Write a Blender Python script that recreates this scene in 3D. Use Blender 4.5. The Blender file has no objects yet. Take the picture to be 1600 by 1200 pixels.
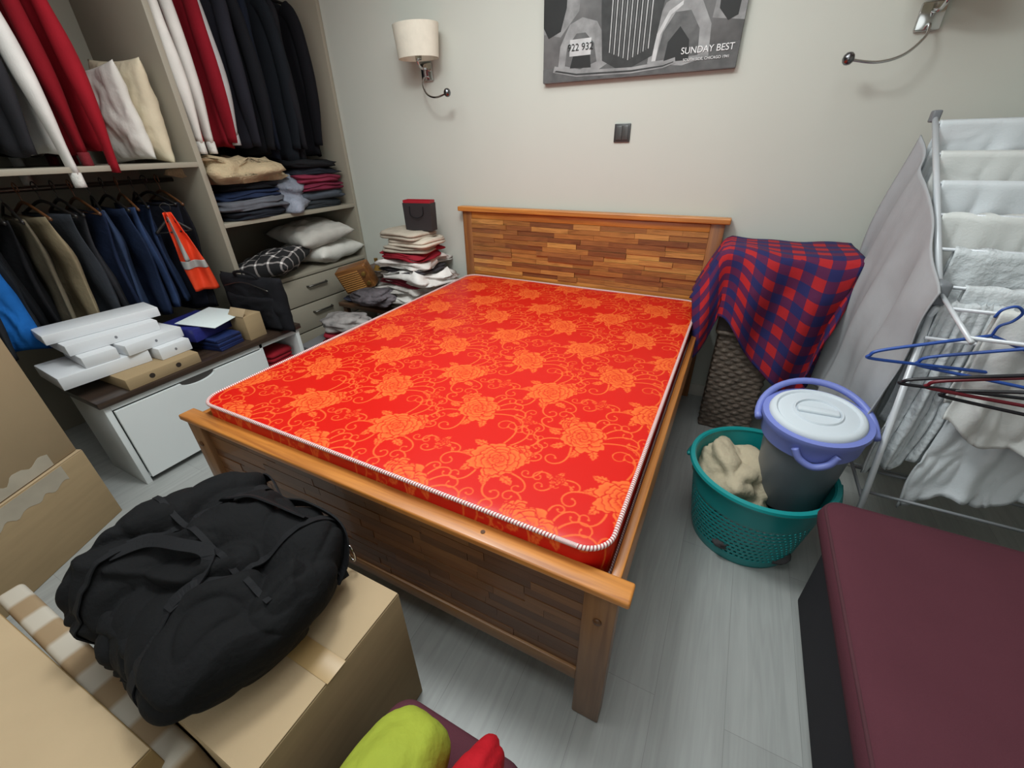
import bpy, math, random
import numpy as np
from mathutils import Vector, Matrix, noise, Euler
random.seed(7)
SC=bpy.context.scene
COL=SC.collection
SC.view_settings.view_transform='Standard'
# ------------------------------------------------------------ helpers
def hx(h,a=1.0):
    h=h.lstrip('#');r=[int(h[i:i+2],16)/255 for i in (0,2,4)]
    return tuple((c/12.92 if c<=.04045 else ((c+.055)/1.055)**2.4) for c in r)+(a,)
def nn(nt,t,**k):
    n=nt.nodes.new(t)
    for a,b in k.items():
        if a in n.inputs: n.inputs[a].default_value=b
        else: setattr(n,a,b)
    return n
MC={}
def base(name,rough,metal=0):
    m=bpy.data.materials.new(name);m.use_nodes=True;nt=m.node_tree
    b=nt.nodes['Principled BSDF'];b.inputs['Roughness'].default_value=rough;b.inputs['Metallic'].default_value=metal
    return m,nt,b
def mul(c,f): return tuple(max(0,min(1,x*f)) for x in c[:3])+(1,)
def M(name,col,rough=.75,var=.12,scale=6,bump=.1,bscale=60,metal=0,sheen=0,trans=0,col2=None,spec=None,stretch=(1,1,1)):
    if name in MC: return MC[name]
    m,nt,b=base(name,rough,metal);c=hx(col)
    tc=nn(nt,'ShaderNodeTexCoord');mp=nn(nt,'ShaderNodeMapping');mp.inputs['Scale'].default_value=stretch
    nt.links.new(tc.outputs['Object'],mp.inputs[0])
    n1=nn(nt,'ShaderNodeTexNoise',Scale=scale,Detail=4.0);nt.links.new(mp.outputs[0],n1.inputs['Vector'])
    r=nn(nt,'ShaderNodeValToRGB');r.color_ramp.elements[0].position=.3;r.color_ramp.elements[1].position=.7
    r.color_ramp.elements[0].color=mul(c,1-var) if not col2 else c
    r.color_ramp.elements[1].color=mul(c,1+var) if not col2 else hx(col2)
    nt.links.new(n1.outputs[0],r.inputs[0]);nt.links.new(r.outputs[0],b.inputs['Base Color'])
    if bump>0:
        n2=nn(nt,'ShaderNodeTexNoise',Scale=bscale,Detail=3.0);nt.links.new(mp.outputs[0],n2.inputs['Vector'])
        bp=nn(nt,'ShaderNodeBump',Strength=bump,Distance=.01);nt.links.new(n2.outputs[0],bp.inputs['Height']);nt.links.new(bp.outputs[0],b.inputs['Normal'])
    if spec is not None: b.inputs['Specular IOR Level'].default_value=spec
    MC[name]=m;return m
def cloth(name,col,var=.12,rough=.9,bump=.25): return M(name,col,rough,var,9,bump,45,spec=.2)
def wood(name,c1,c2,axis=0,rough=.42,sc=3.):
    if name in MC: return MC[name]
    m,nt,b=base(name,rough)
    tc=nn(nt,'ShaderNodeTexCoord');mp=nn(nt,'ShaderNodeMapping')
    s=[14*sc]*3;s[axis]=sc*.8;mp.inputs['Scale'].default_value=s
    nt.links.new(tc.outputs['Object'],mp.inputs[0])
    n1=nn(nt,'ShaderNodeTexNoise',Scale=1.,Detail=6.0,Distortion=.8);nt.links.new(mp.outputs[0],n1.inputs['Vector'])
    r=nn(nt,'ShaderNodeValToRGB');e=r.color_ramp.elements;e[0].position=.3;e[1].position=.68;e[0].color=hx(c1);e[1].color=hx(c2)
    nt.links.new(n1.outputs[0],r.inputs[0]);nt.links.new(r.outputs[0],b.inputs['Base Color'])
    bp=nn(nt,'ShaderNodeBump',Strength=.08,Distance=.005);nt.links.new(n1.outputs[0],bp.inputs['Height']);nt.links.new(bp.outputs[0],b.inputs['Normal'])
    b.inputs['Coat Weight'].default_value=.25;b.inputs['Coat Roughness'].default_value=.22
    MC[name]=m;return m
def mesh(name,verts,faces,mat=None,uv=None,smooth=True):
    me=bpy.data.meshes.new(name);me.from_pydata([tuple(v) for v in verts],[],faces);me.validate();me.update()
    if smooth: me.shade_smooth()
    if mat: me.materials.append(mat)
    if uv is not None:
        l=me.uv_layers.new(name='UVMap')
        for lp in me.loops: l.data[lp.index].uv=uv[lp.vertex_index]
    o=bpy.data.objects.new(name,me);COL.objects.link(o);return o
def autosm(o,ang=35):
    me=o.data;me.shade_smooth()
    try: me.set_sharp_from_angle(angle=math.radians(ang))
    except Exception: pass
    return o
import bmesh
def box(name,c0,c1,mat,bev=.004,seg=2):
    bm=bmesh.new();bmesh.ops.create_cube(bm,size=1)
    c0=Vector(c0);c1=Vector(c1);s=c1-c0
    for v in bm.verts: v.co=Vector(((v.co.x+.5)*s.x+c0.x,(v.co.y+.5)*s.y+c0.y,(v.co.z+.5)*s.z+c0.z))
    bev=min(bev,min(abs(x) for x in s)*.45)
    if bev>0: bmesh.ops.bevel(bm,geom=bm.edges[:],offset=bev,segments=seg,affect='EDGES',profile=.5)
    me=bpy.data.meshes.new(name);bm.to_mesh(me);bm.free();me.materials.append(mat)
    o=bpy.data.objects.new(name,me);COL.objects.link(o);return autosm(o)
def join(name,objs):
    bm=bmesh.new();mats=[]
    for o in objs:
        o2=o.data.copy();o2.transform(o.matrix_basis)
        idx=[]
        for m in o2.materials:
            if m not in mats: mats.append(m)
            idx.append(mats.index(m))
        for p in o2.polygons: p.material_index=idx[p.material_index] if idx else 0
        bm.from_mesh(o2);bpy.data.meshes.remove(o2)
    me=bpy.data.meshes.new(name);bm.to_mesh(me);bm.free()
    for m in mats: me.materials.append(m)
    for o in objs: bpy.data.objects.remove(o)
    o=bpy.data.objects.new(name,me);COL.objects.link(o);return o
def catmull(P,n=8):
    P=[Vector(p) for p in P]
    if len(P)<3: return P
    Q=[P[0]*2-P[1]]+P+[P[-1]*2-P[-2]];out=[]
    for i in range(1,len(Q)-2):
        a,b,c,d=Q[i-1:i+3]
        for k in range(n):
            t=k/n;out.append(.5*((2*b)+(c-a)*t+(2*a-5*b+4*c-d)*t*t+(3*b-a-3*c+d)*t**3))
    out.append(P[-1]);return out
def tube(name,P,r,mat,seg=10,closed=False,flat=1.,cap=True,wr=0,wf=14):
    P=[Vector(p) for p in P];n=len(P);V=[];F=[];UV=[]
    rr=r if callable(r) else (lambda t:r)
    N=None;L=0
    for i in range(n):
        if closed: T=(P[(i+1)%n]-P[i-1]).normalized()
        else: T=(P[min(i+1,n-1)]-P[max(i-1,0)]).normalized()
        if N is None:
            N=T.orthogonal().normalized()
            if abs(T.y)<.9:
                N=Vector((0,1,0));N=(N-T*N.dot(T)).normalized()
        else: N=(N-T*N.dot(T)).normalized()
        B=T.cross(N)
        if i: L+=(P[i]-P[i-1]).length
        R=rr(i/max(1,n-1))
        for k in range(seg):
            a=2*math.pi*k/seg
            p=P[i]+N*math.cos(a)*R*flat+B*math.sin(a)*R
            if wr:
                q=p*wf;p=p+(N*math.cos(a)+B*math.sin(a))*(noise.noise(Vector((q.x,q.y,q.z*.5)))*wr)
            V.append(p);UV.append((k/seg,L))
    m=n if closed else n-1
    for i in range(m):
        for k in range(seg):
            a=i*seg+k;b=i*seg+(k+1)%seg;c=((i+1)%n)*seg+(k+1)%seg;d=((i+1)%n)*seg+k
            F.append((a,b,c,d))
    if not closed and cap:
        F.append(tuple(range(seg))[::-1]);F.append(tuple((n-1)*seg+k for k in range(seg)))
    return mesh(name,V,F,mat,UV)
def ribbon(name,P,NR,w,th,mat):
    n=len(P);V=[];F=[]
    for i in range(n):
        T=(P[min(i+1,n-1)]-P[max(i-1,0)]).normalized();N=NR[i].normalized();S=T.cross(N).normalized()
        for a,b in ((-1,-1),(1,-1),(1,1),(-1,1)): V.append(P[i]+S*(a*w/2)+N*(b*th/2))
    for i in range(n-1):
        for k in range(4): F.append((i*4+k,i*4+(k+1)%4,i*4+4+(k+1)%4,i*4+4+k))
    F.append((3,2,1,0));F.append(tuple((n-1)*4+k for k in range(4)))
    return mesh(name,V,F,mat,smooth=False)
def lathe(name,prof,mat,seg=48,c=(0,0,0),sx=1,sy=1,caps=True):
    V=[];F=[]
    for (r,z) in prof:
        for k in range(seg):
            a=2*math.pi*k/seg;V.append((c[0]+r*sx*math.cos(a),c[1]+r*sy*math.sin(a),c[2]+z))
    for i in range(len(prof)-1):
        for k in range(seg):
            F.append((i*seg+k,i*seg+(k+1)%seg,(i+1)*seg+(k+1)%seg,(i+1)*seg+k))
    if caps:
        F.append(tuple(range(seg))[::-1]);F.append(tuple((len(prof)-1)*seg+k for k in range(seg)))
    return autosm(mesh(name,V,F,mat),40)
def loft(name,rings,mat,cap=True,uvs=None):
    V=[];F=[];n=len(rings[0])
    for r in rings: V+=list(r)
    for i in range(len(rings)-1):
        for k in range(n):
            F.append((i*n+k,i*n+(k+1)%n,(i+1)*n+(k+1)%n,(i+1)*n+k))
    if cap: F.append(tuple(range(n))[::-1]);F.append(tuple((len(rings)-1)*n+k for k in range(n)))
    return mesh(name,V,F,mat,uvs)
def sheet(name,nu,nv,f,mat,su=1,sv=1,thick=.004):
    V=[];F=[];UV=[]
    for j in range(nv+1):
        for i in range(nu+1):
            u=i/nu;v=j/nv;V.append(f(u,v));UV.append((u*su,v*sv))
    for j in range(nv):
        for i in range(nu):
            a=j*(nu+1)+i;F.append((a,a+1,a+nu+2,a+nu+1))
    o=mesh(name,V,F,mat,UV)
    if thick:
        s=o.modifiers.new('s','SOLIDIFY');s.thickness=thick;s.offset=0
    return o
def nz(x,y,z=0,s=1): return noise.noise(Vector((x*s,y*s,z*s)))
def ridge(x,y,z): return (1-min(1,abs(nz(x,y,z))*2.2))**2.5
def pillow(name,sx,sy,h,mat,n=34,wr=.012,seed=0,suv=1,pw=.42):
    V=[];F=[];UV=[]
    for side in (1,-1):
        for j in range(n+1):
            for i in range(n+1):
                u=i/n*2-1;v=j/n*2-1
                p=(max(0,1-abs(u)**2.4)*max(0,1-abs(v)**2.4))**pw
                ex=1-.06*(1-v*v)*(abs(u)**6);ey=1-.06*(1-u*u)*(abs(v)**6)
                z=side*h/2*p
                w=wr*nz(u*2.2+seed,v*2.2,side)*p+wr*.5*nz(u*6+seed,v*3,side)*p-wr*.5*ridge(u*2+seed,v*2,side+seed)*p
                V.append((u*sx/2*ex,v*sy/2*ey,z+w));UV.append((u*sx/2*suv,v*sy/2*suv))
        o=0 if side==1 else (n+1)**2
        for j in range(n):
            for i in range(n):
                a=o+j*(n+1)+i;q=(a,a+1,a+n+2,a+n+1);F.append(q if side==1 else q[::-1])
    o=mesh(name,V,F,mat,UV)
    bm=bmesh.new();bm.from_mesh(o.data);bmesh.ops.remove_doubles(bm,verts=bm.verts,dist=.0004);bm.to_mesh(o.data);bm.free();o.data.shade_smooth()
    return o
def folded(name,sx,sy,h,mat,lay=3,seed=0,wr=.008,mess=1.):
    rings=[];n=64;lv=lay*6
    for j in range(lv+1):
        t=j/lv;z=h*t
        lob=abs(math.sin(math.pi*t*lay))**.5
        ins=.016*(1-lob)
        if j in(0,lv): ins=.026
        ins+=.012*mess*(nz(seed,math.floor(t*lay-.001)*3.7,5))
        ins=min(ins,sy*.3)
        R=[]
        for k in range(n):
            a=2*math.pi*k/n;ca,sa=math.cos(a),math.sin(a)
            e=.32
            x=math.copysign(abs(ca)**e,ca)*(sx/2-ins);y=math.copysign(abs(sa)**e,sa)*(sy/2-ins)
            w=nz(x*7+seed,y*7,t*3)*wr*1.8*mess
            dz=(nz(x*5+seed,y*5,seed)*wr*1.5*t+nz(x*9+seed,y*9,t*2)*.006*mess*min(1,t*3))
            R.append((x*(1+w*3),y*(1+w*3),z+dz))
        rings.append(R)
    top=rings[-1]
    for s in (.85,.7,.5,.3,.08): rings.append([(p[0]*s,p[1]*s,h+.004+nz(p[0]*s*8+seed,p[1]*s*8,seed)*wr*1.4) for p in top])
    return loft(name,rings,mat)
def fixlab(label,cat):
    if len(label.split())<4: label+=' in a pile' if 'folded' in cat else ' on a hanger' if cat in('clothing','trousers') else ' in the bedroom'
    return label
class Thing:
    def __init__(s,name,label,cat,loc=(0,0,0),rot=(0,0,0),group=None):
        e=bpy.data.objects.new(name,None);e.empty_display_size=.05;COL.objects.link(e)
        e.location=loc;e.rotation_euler=[math.radians(r) for r in rot];e['label']=fixlab(label,cat);e['category']=cat
        if group: e['group']=group
        s.e=e;s.loc=Vector(loc)
    def add(s,o,label=None,parent=None):
        o.parent=parent or s.e
        if label: o['label']=label
        return o
    def w(s,o,label=None):
        o.parent=s.e;o.location=Vector(o.location)-s.loc
        if label: o['label']=label
        return o
def solo(o,name,label,cat,loc=None,rot=None,group=None):
    o.name=name;o.data.name=name;o['label']=fixlab(label,cat);o['category']=cat
    if group: o['group']=group
    if loc is None:
        cs=[Vector(v.co) for v in o.data.vertices]
        c=Vector((sum(v.x for v in cs)/len(cs),sum(v.y for v in cs)/len(cs),min(v.z for v in cs)))
        o.data.transform(Matrix.Translation(-c));o.location=Vector(o.location)+c
    else: o.location=loc
    if rot: o.rotation_euler=[math.radians(r) for r in rot]
    return o
def struct(o,name): o.name=name;o['kind']='structure';return o
def textmesh(body,size,mat,name='lettering',ext=.0006):
    c=bpy.data.curves.new('t','FONT');c.body=body;c.size=size;c.extrude=ext;c.align_x='CENTER';c.align_y='CENTER'
    o=bpy.data.objects.new('t',c);COL.objects.link(o)
    bpy.context.view_layer.update()
    me=bpy.data.meshes.new_from_object(o.evaluated_get(bpy.context.evaluated_depsgraph_get()))
    bpy.data.objects.remove(o);me.materials.clear();me.materials.append(mat);me.name=name
    n=bpy.data.objects.new(name,me);COL.objects.link(n);return n
# ------------------------------------------------------------ camera
q=dict(cx=1.636,cy=-2.611,cz=1.436,yaw=27.541,pitch=29.771,roll=-1.261,f=652.539)
cam=bpy.data.cameras.new('camera');co=bpy.data.objects.new('camera',cam);COL.objects.link(co);SC.camera=co
cam.sensor_width=36;cam.lens=q['f']/1600*36;cam.clip_start=.02
Rm=Matrix.Rotation(math.radians(q['yaw']),4,'Z')@Matrix.Rotation(math.pi/2-math.radians(q['pitch']),4,'X')@Matrix.Rotation(math.radians(q['roll']),4,'Z')
co.matrix_world=Matrix.Translation((q['cx'],q['cy'],q['cz']))@Rm
# ------------------------------------------------------------ room
WALL=M('wall_paint','#c4c6bd',.85,.02,1.5,.03,180)
CEIL=M('ceiling_paint','#dcdedb',.9,.01)
struct(box('wall_back',(-1.82,0,0),(3.3,.12,2.75),WALL,0),'wall_back')
struct(box('wall_left',(-1.82,-4.1,0),(-1.72,0,2.75),WALL,0),'wall_left')
struct(box('wall_right',(3.2,-4.1,0),(3.3,0,2.75),WALL,0),'wall_right')
struct(box('wall_front',(-1.72,-4.1,0),(3.2,-4.0,2.75),WALL,0),'wall_front')
struct(box('ceiling',(-1.82,-4.1,2.75),(3.3,.12,2.85),CEIL,0),'ceiling')
m,nt,b=base('floor_laminate',.42)
tc=nn(nt,'ShaderNodeTexCoord');mp=nn(nt,'ShaderNodeMapping');mp.inputs['Rotation'].default_value=(0,0,math.pi/2)
nt.links.new(tc.outputs['Object'],mp.inputs[0])
br=nn(nt,'ShaderNodeTexBrick',Scale=1.0);br.inputs['Brick Width'].default_value=1.25;br.inputs['Row Height'].default_value=.19;br.inputs['Mortar Size'].default_value=.0007
br.inputs['Color1'].default_value=hx('#a2a4a2');br.inputs['Color2'].default_value=hx('#9b9d9b');br.inputs['Mortar'].default_value=hx('#858684')
nt.links.new(mp.outputs[0],br.inputs['Vector'])
mg=nn(nt,'ShaderNodeMapping');mg.inputs['Scale'].default_value=(28,1.6,1);nt.links.new(tc.outputs['Object'],mg.inputs[0])
ng=nn(nt,'ShaderNodeTexNoise',Scale=1.6,Detail=7.0,Distortion=1.2);nt.links.new(mg.outputs[0],ng.inputs['Vector'])
rg=nn(nt,'ShaderNodeValToRGB');rg.color_ramp.elements[0].position=.3;rg.color_ramp.elements[1].position=.7
rg.color_ramp.elements[0].color=(.86,.86,.86,1);rg.color_ramp.elements[1].color=(1.06,1.06,1.06,1)
nt.links.new(ng.outputs[0],rg.inputs[0])
mx=nn(nt,'ShaderNodeMix',data_type='RGBA',blend_type='MULTIPLY');mx.inputs[0].default_value=.9
nt.links.new(br.outputs[0],mx.inputs[6]);nt.links.new(rg.outputs[0],mx.inputs[7]);nt.links.new(mx.outputs[2],b.inputs['Base Color'])
struct(box('floor',(-1.82,-4.1,-.1),(3.3,.12,0),m,0),'floor')
TRIM=M('trim_paint','#c9c5bc',.5,.02,3,0)
struct(box('baseboard_back',(-1.06,-.014,0),(3.2,-.0,.08),TRIM,.003),'baseboard_back')
struct(box('baseboard_right',(3.186,-4.0,0),(3.2,-.014,.08),TRIM,.003),'baseboard_right')
# ------------------------------------------------------------ bed
WL=lambda ax:wood('bed_wood_%d'%ax,'#9a5c26','#cf883c',ax)
WD=lambda ax:wood('bed_wood_dark_%d'%ax,'#744524','#9a6636',ax)
def stripmat(name,cols,hi=1.05,lo=.55):
    m,nt,b=base(name,.45)
    gm=nn(nt,'ShaderNodeNewGeometry')
    r=nn(nt,'ShaderNodeValToRGB');e=r.color_ramp.elements
    e[0].position=0;e[0].color=hx(cols[0]);e[1].position=1-1/len(cols);e[1].color=hx(cols[-1])
    for i,c in enumerate(cols[1:-1]):
        x=e.new((i+1)/len(cols));x.color=hx(c)
    r.color_ramp.interpolation='CONSTANT'
    nt.links.new(gm.outputs['Random Per Island'],r.inputs[0])
    tc=nn(nt,'ShaderNodeTexCoord');mp=nn(nt,'ShaderNodeMapping');mp.inputs['Scale'].default_value=(4,50,50);nt.links.new(tc.outputs['Object'],mp.inputs[0])
    n1=nn(nt,'ShaderNodeTexNoise',Scale=1.2,Detail=5.0,Distortion=2.0);nt.links.new(mp.outputs[0],n1.inputs['Vector'])
    r2=nn(nt,'ShaderNodeValToRGB');r2.color_ramp.elements[0].position=.32;r2.color_ramp.elements[1].position=.6;r2.color_ramp.elements[0].color=(lo,lo*.95,lo*.9,1);r2.color_ramp.elements[1].color=(hi,hi,hi,1)
    nt.links.new(n1.outputs[0],r2.inputs[0])
    mx=nn(nt,'ShaderNodeMix',data_type='RGBA',blend_type='MULTIPLY');mx.inputs[0].default_value=.8
    nt.links.new(r.outputs[0],mx.inputs[6]);nt.links.new(r2.outputs[0],mx.inputs[7]);nt.links.new(mx.outputs[2],b.inputs['Base Color'])
    b.inputs['Coat Weight'].default_value=.2;return m
STR=stripmat('wood_strips',['#8c5830','#ad763c','#986436','#bd8646','#7e4e2b','#a66d36','#c6924c','#9c6834'],1.05,.55)
STR2=stripmat('wood_strips_shaded',['#623e26','#70492b','#684329','#7a502e','#5c3b25','#73492a'],1.02,.75)  # darker strip copy, the footboard's dim light put into its colour
def strips(name,x0,x1,z0,z1,y,rows,deep=.012,seed=1,mat=None):
    rnd=random.Random(seed);bm=bmesh.new();h=(z1-z0)/rows
    for j in range(rows):
        x=x0
        while x<x1-.01:
            L=rnd.uniform(.13,.33);xe=min(x1,x+L)
            if x1-xe<.07: xe=x1
            d=rnd.uniform(.003,deep)
            bmesh.ops.create_cube(bm,size=1,matrix=Matrix.Translation(((x+xe)/2,y-d/2,z0+(j+.5)*h))@Matrix.Diagonal((xe-x-.001,d,h-.0012,1)))
            x=xe
    me=bpy.data.meshes.new(name);bm.to_mesh(me);bm.free();me.materials.append(mat or STR)
    o=bpy.data.objects.new(name,me);COL.objects.link(o);return o
bed=Thing('double_bed','varnished wooden double bed with mosaic strip headboard and footboard','bed',(.765,-1.03,0))
hb=[box('a',(-.05,-.052,.0),(.02,-.02,1.06),WD(2),.004),box('a',(1.51,-.052,0),(1.58,-.02,1.06),WD(2),.004),
 box('a',(-.05,-.045,.42),(1.58,-.022,.66),WD(0),.003),box('a',(.02,-.05,1.01),(1.51,-.022,1.05),WL(0),.003),box('a',(.02,-.05,.62),(1.51,-.022,.66),WL(0),.003)]
bed.w(join('headboard',hb))
bed.w(strips('headboard_panel',.02,1.51,.66,1.01,-.045,12,.014,3),'mosaic of mixed brown wood strips')
cap=loft('headboard_rail',[[(-.074,-.075,1.055),(-.074,-.012,1.055),(-.074,-.012,1.085),(-.074,-.075,1.085)],[(1.604,-.075,1.055),(1.604,-.012,1.055),(1.604,-.012,1.085),(1.604,-.075,1.085)]],WL(0))
cap.data.shade_flat();bv=cap.modifiers.new('b','BEVEL');bv.width=.006;bv.segments=2
bed.w(cap,'honey-coloured top rail')
fb=[box('a',(-.05,-2.015,.545),(1.58,-1.985,.575),WD(0),.003),box('a',(.03,-2.012,.15),(1.5,-1.985,.20),wood('bed_wood_mid_0','#7a5230','#9c7042',0),.004),box('a',(.03,-2.0,.2),(1.5,-1.985,.55),WD(0),.002)]
bed.w(join('footboard',fb))
bed.w(strips('footboard_panel',.03,1.5,.2,.545,-2.0,11,.006,5,STR2),'mosaic of mixed brown wood strips, shade put into the colour')
bed.w(box('footboard_rail',(-.074,-2.03,.566),(1.603,-1.972,.588),WL(0),.006,3),'honey-coloured rail with rounded edges')
for a in ((-.05,.03),(1.5,1.578)):
    o=box('leg',(a[0],-2.022,0),(a[1],-1.975,.566),wood('bed_wood_mid_2','#6d482c','#8c6440',2),.005);bed.w(o)
    k=lathe('bolt_cover',[(0.0001,.0),(.010,.0),(.011,.003),(.008,.006),(.0001,.007)],M('dark_knob','#5a3a20',.4,.1),20)
    k.rotation_euler=(math.pi/2,0,0);k.location=((a[0]+a[1])/2,-2.022,.47);k.parent=bed.e;k.location-=bed.loc
k=lathe('bolt_cover',[(0.0001,.0),(.006,.0),(.006,.002),(.0001,.002)],M('dark_knob','#5a3a20'),16);k.location=(1.225,-2.0,.5875);bed.w(k)
bed.w(box('side_rail',(1.545,-1.98,.40),(1.57,-.05,.575),WL(1),.005))
bed.w(box('side_rail',(-.04,-1.98,.40),(-.015,-.05,.575),WL(1),.005))
bed.w(join('slats',[box('a',(-.015,-1.9+i*.14,.47),(1.545,-1.83+i*.14,.49),wood('pine_slat','#b08a58','#cba672',0),.002) for i in range(14)]))
# ------------------------------------------------------------ mattress
def tile():
    PX,PY,res=.44,.48,.0016
    nx,ny=int(PX/res),int(PY/res)
    X,Y=np.meshgrid((np.arange(nx)+.5)*res,(np.arange(ny)+.5)*res,indexing='ij')
    A=np.zeros((nx,ny))
    def loc(cx,cy): return ((X-cx+PX/2)%PX)-PX/2,((Y-cy+PY/2)%PY)-PY/2
    def petal(cx,cy,a,L,W,sd):
        dx,dy=loc(cx,cy);u=dx*math.cos(a)+dy*math.sin(a);v=-dx*math.sin(a)+dy*math.cos(a)
        ru=(u-.56*L)/(.46*L);rv=v/(W/2)/(.72+.42*np.clip(u/L,0,1));ang=np.arctan2(rv,ru)
        rad=np.hypot(ru,rv)/(1+.05*np.sin(9*ang+sd)+.06*np.sin(4*ang+sd*2)-.16*np.exp(-(ang/.22)**2))
        g=.0034/(W/2)
        A[rad<1+g]=.02;ins=rad<1;A[ins]=(.50+.5*np.clip(rad,0,1)**1.5)[ins]
        k=v/(u+.25*L+1e-4)
        st=ins&(np.sin(k*30+sd)>.55)&(rad<.80)&(u<.70*L);A[st]=.15
    def flower(cx,cy,R,ro):
        for n_,f,w,ph in ((7,1.,.78,0),(6,.80,.66,.4),(5,.60,.54,.1),(4,.40,.40,.7),(3,.22,.24,.2)):
            for k in range(n_): petal(cx,cy,ro+ph+2*math.pi*k/n_+.2*math.sin(k*3+ro),R*f*(1+.13*math.sin(k*5+ro)),R*w*(1+.15*math.cos(k*4+ro)),k+ro)
    def dot(x,y,w,v=1.):
        dx,dy=loc(x,y);A[(dx*dx+dy*dy)<w*w]=v
    def spiral(cx,cy,a0,L,curl,w,v=.85):
        n=90;x,y,a=cx,cy,a0;Q=[]
        for i in range(n):
            t=i/n;a+=curl*(.008+.17*t**1.7);x+=math.cos(a)*L/n;y+=math.sin(a)*L/n;Q.append((x,y,w*(1.15-.6*t)))
        for x,y,w_ in Q: dot(x,y,w_,v)
        dot(x,y,w*1.3,v)
    def leaf(cx,cy,a,L,w):
        dx,dy=loc(cx,cy);u=dx*math.cos(a)+dy*math.sin(a);v=-dx*math.sin(a)+dy*math.cos(a)-.12*u*np.sin(u/L*3)
        t=u/L;ww=w*np.sin(np.pi*np.clip(t,0,1)**.8)*(1+.22*np.sin(t*28));ins=(t>0)&(t<1)
        A[ins&(np.abs(v)<ww+.002)]=.02;A[ins&(np.abs(v)<ww)]=.9;A[ins&(np.abs(v)<.0014)]=.05
        A[ins&(np.abs(v)<ww*.8)&(np.sin(t*22-np.abs(v)/w*5)>.80)]=.25
    FL=((.12,.13,.100,.3,1),(.34,.37,.094,1.4,-1))
    for cx,cy,a in ((.34,.12,.5),(.12,.37,2.4)):
        for k in range(3): spiral(cx,cy,a+k*2.1,.15,1 if k%2 else -1,.0028)
        spiral(cx+.06,cy-.02,a+2,.13,1,.0024);spiral(cx-.06,cy+.02,a+4,.13,-1,.0024)
        for k in range(4): leaf(cx,cy,a+.8+k*1.57,.045,.010)
        flower(cx,cy,.024,a)
    for (cx,cy,R,ro,s) in FL:
        # side with scroll fans, other side with leaves -> bouquet asymmetry
        for k in range(5):
            a=(.2+k*.34)*s+ro;spiral(cx+math.cos(a)*R*.8,cy+math.sin(a)*R*.8,a-.6*s,.13+.035*k,s,.0030)
        for a,c,L,w in ((3.2,1,.22,.0034),(3.9,-1,.18,.003),(4.7,1,.2,.0034),(5.4,-1,.18,.003)):
            a=a*s+ro;spiral(cx+math.cos(a)*R*.8,cy+math.sin(a)*R*.8,a-c*s*.5,L,c*s,w)
        for a,L,w in ((2.2,.06,.015),(2.8,.055,.013),(3.5,.06,.014),(4.3,.055,.014),(5.0,.06,.015)):
            a=a*s+ro;leaf(cx+math.cos(a)*R*.84,cy+math.sin(a)*R*.84,a+.5*s,L,w)
    for (cx,cy,R,ro,s) in FL: flower(cx+.055*s,cy+.052,R*.50,ro+1)
    for (cx,cy,R,ro,s) in FL: flower(cx,cy,R*.92,ro)
    B=A.copy()
    for ax in(0,1): B=.2*np.roll(B,1,ax)+.6*B+.2*np.roll(B,-1,ax)
    return B,PX,PY
TB,PX,PY=tile()
PSC=1.16
def samp(x,y):
    x=x*PSC;y=y*PSC
    fx=((x+.11)%PX)/PX*TB.shape[0]-.5;fy=((y+.05)%PY)/PY*TB.shape[1]-.5
    i=np.floor(fx).astype(int);j=np.floor(fy).astype(int);a=fx-i;b_=fy-j
    g=lambda i,j:TB[i%TB.shape[0],j%TB.shape[1]]
    return g(i,j)*(1-a)*(1-b_)+g(i+1,j)*a*(1-b_)+g(i,j+1)*(1-a)*b_+g(i+1,j+1)*a*b_
HX,HY,RC=.765,.946,.07;ZT=.639;TH=.149;MCX,MCY=.765,-.08-.946
nx,ny=700,864
gx,gy=np.meshgrid(np.linspace(-HX,HX,nx+1),np.linspace(-HY,HY,ny+1),indexing='ij')
px,py=gx.copy(),gy.copy()
ax_=(np.abs(gx)-(HX-RC))/RC;ay_=(np.abs(gy)-(HY-RC))/RC
mk=(ax_>0)&(ay_>0);h=np.hypot(ax_,ay_)+1e-9;sc_=np.maximum(ax_,ay_)/h
px[mk]=(np.sign(gx)*((HX-RC)+RC*ax_*sc_))[mk];py[mk]=(np.sign(gy)*((HY-RC)+RC*ay_*sc_))[mk]
ed=np.minimum(HX-np.abs(gx),HY-np.abs(gy))
pz=ZT-.006*np.exp(-ed/.012)+.003*np.sin(gx*7+1)*np.sin(gy*6)
V=np.stack([px,py,pz],-1).reshape(-1,3);pat=samp(px,py).reshape(-1)
idx=np.arange((nx+1)*(ny+1)).reshape(nx+1,ny+1)
F=np.stack([idx[:-1,:-1],idx[1:,:-1],idx[1:,1:],idx[:-1,1:]],-1).reshape(-1,4)
bl=np.concatenate([idx[:,0],idx[-1,1:],idx[-2::-1,-1],idx[0,-2:0:-1]])
nb=len(bl);P=V[bl];seg=np.linalg.norm(np.roll(P[:,:2],-1,0)-P[:,:2],axis=1);cum=np.concatenate([[0],np.cumsum(seg)[:-1]])
t_=np.roll(P[:,:2],-1,0)-np.roll(P[:,:2],1,0);nr=np.stack([t_[:,1],-t_[:,0]],-1);nr/=np.linalg.norm(nr,axis=1)[:,None]
Vs=[V];pats=[pat];prev=bl;Fs=[F];cnt=len(V);LV=26
for k in range(1,LV+1):
    t=k/LV;z=ZT-.006-t*(TH-.006);bul=.004*math.sin(math.pi*t)**.7 if 0<t<1 else 0
    Q=np.column_stack([P[:,:2]+nr*bul,np.full(nb,z)]);Vs.append(Q);pats.append(samp(cum,np.full(nb,z*1.)))
    cur=np.arange(cnt,cnt+nb);cnt+=nb
    Fs.append(np.stack([prev,cur,np.roll(cur,-1),np.roll(prev,-1)],-1));prev=cur
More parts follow.
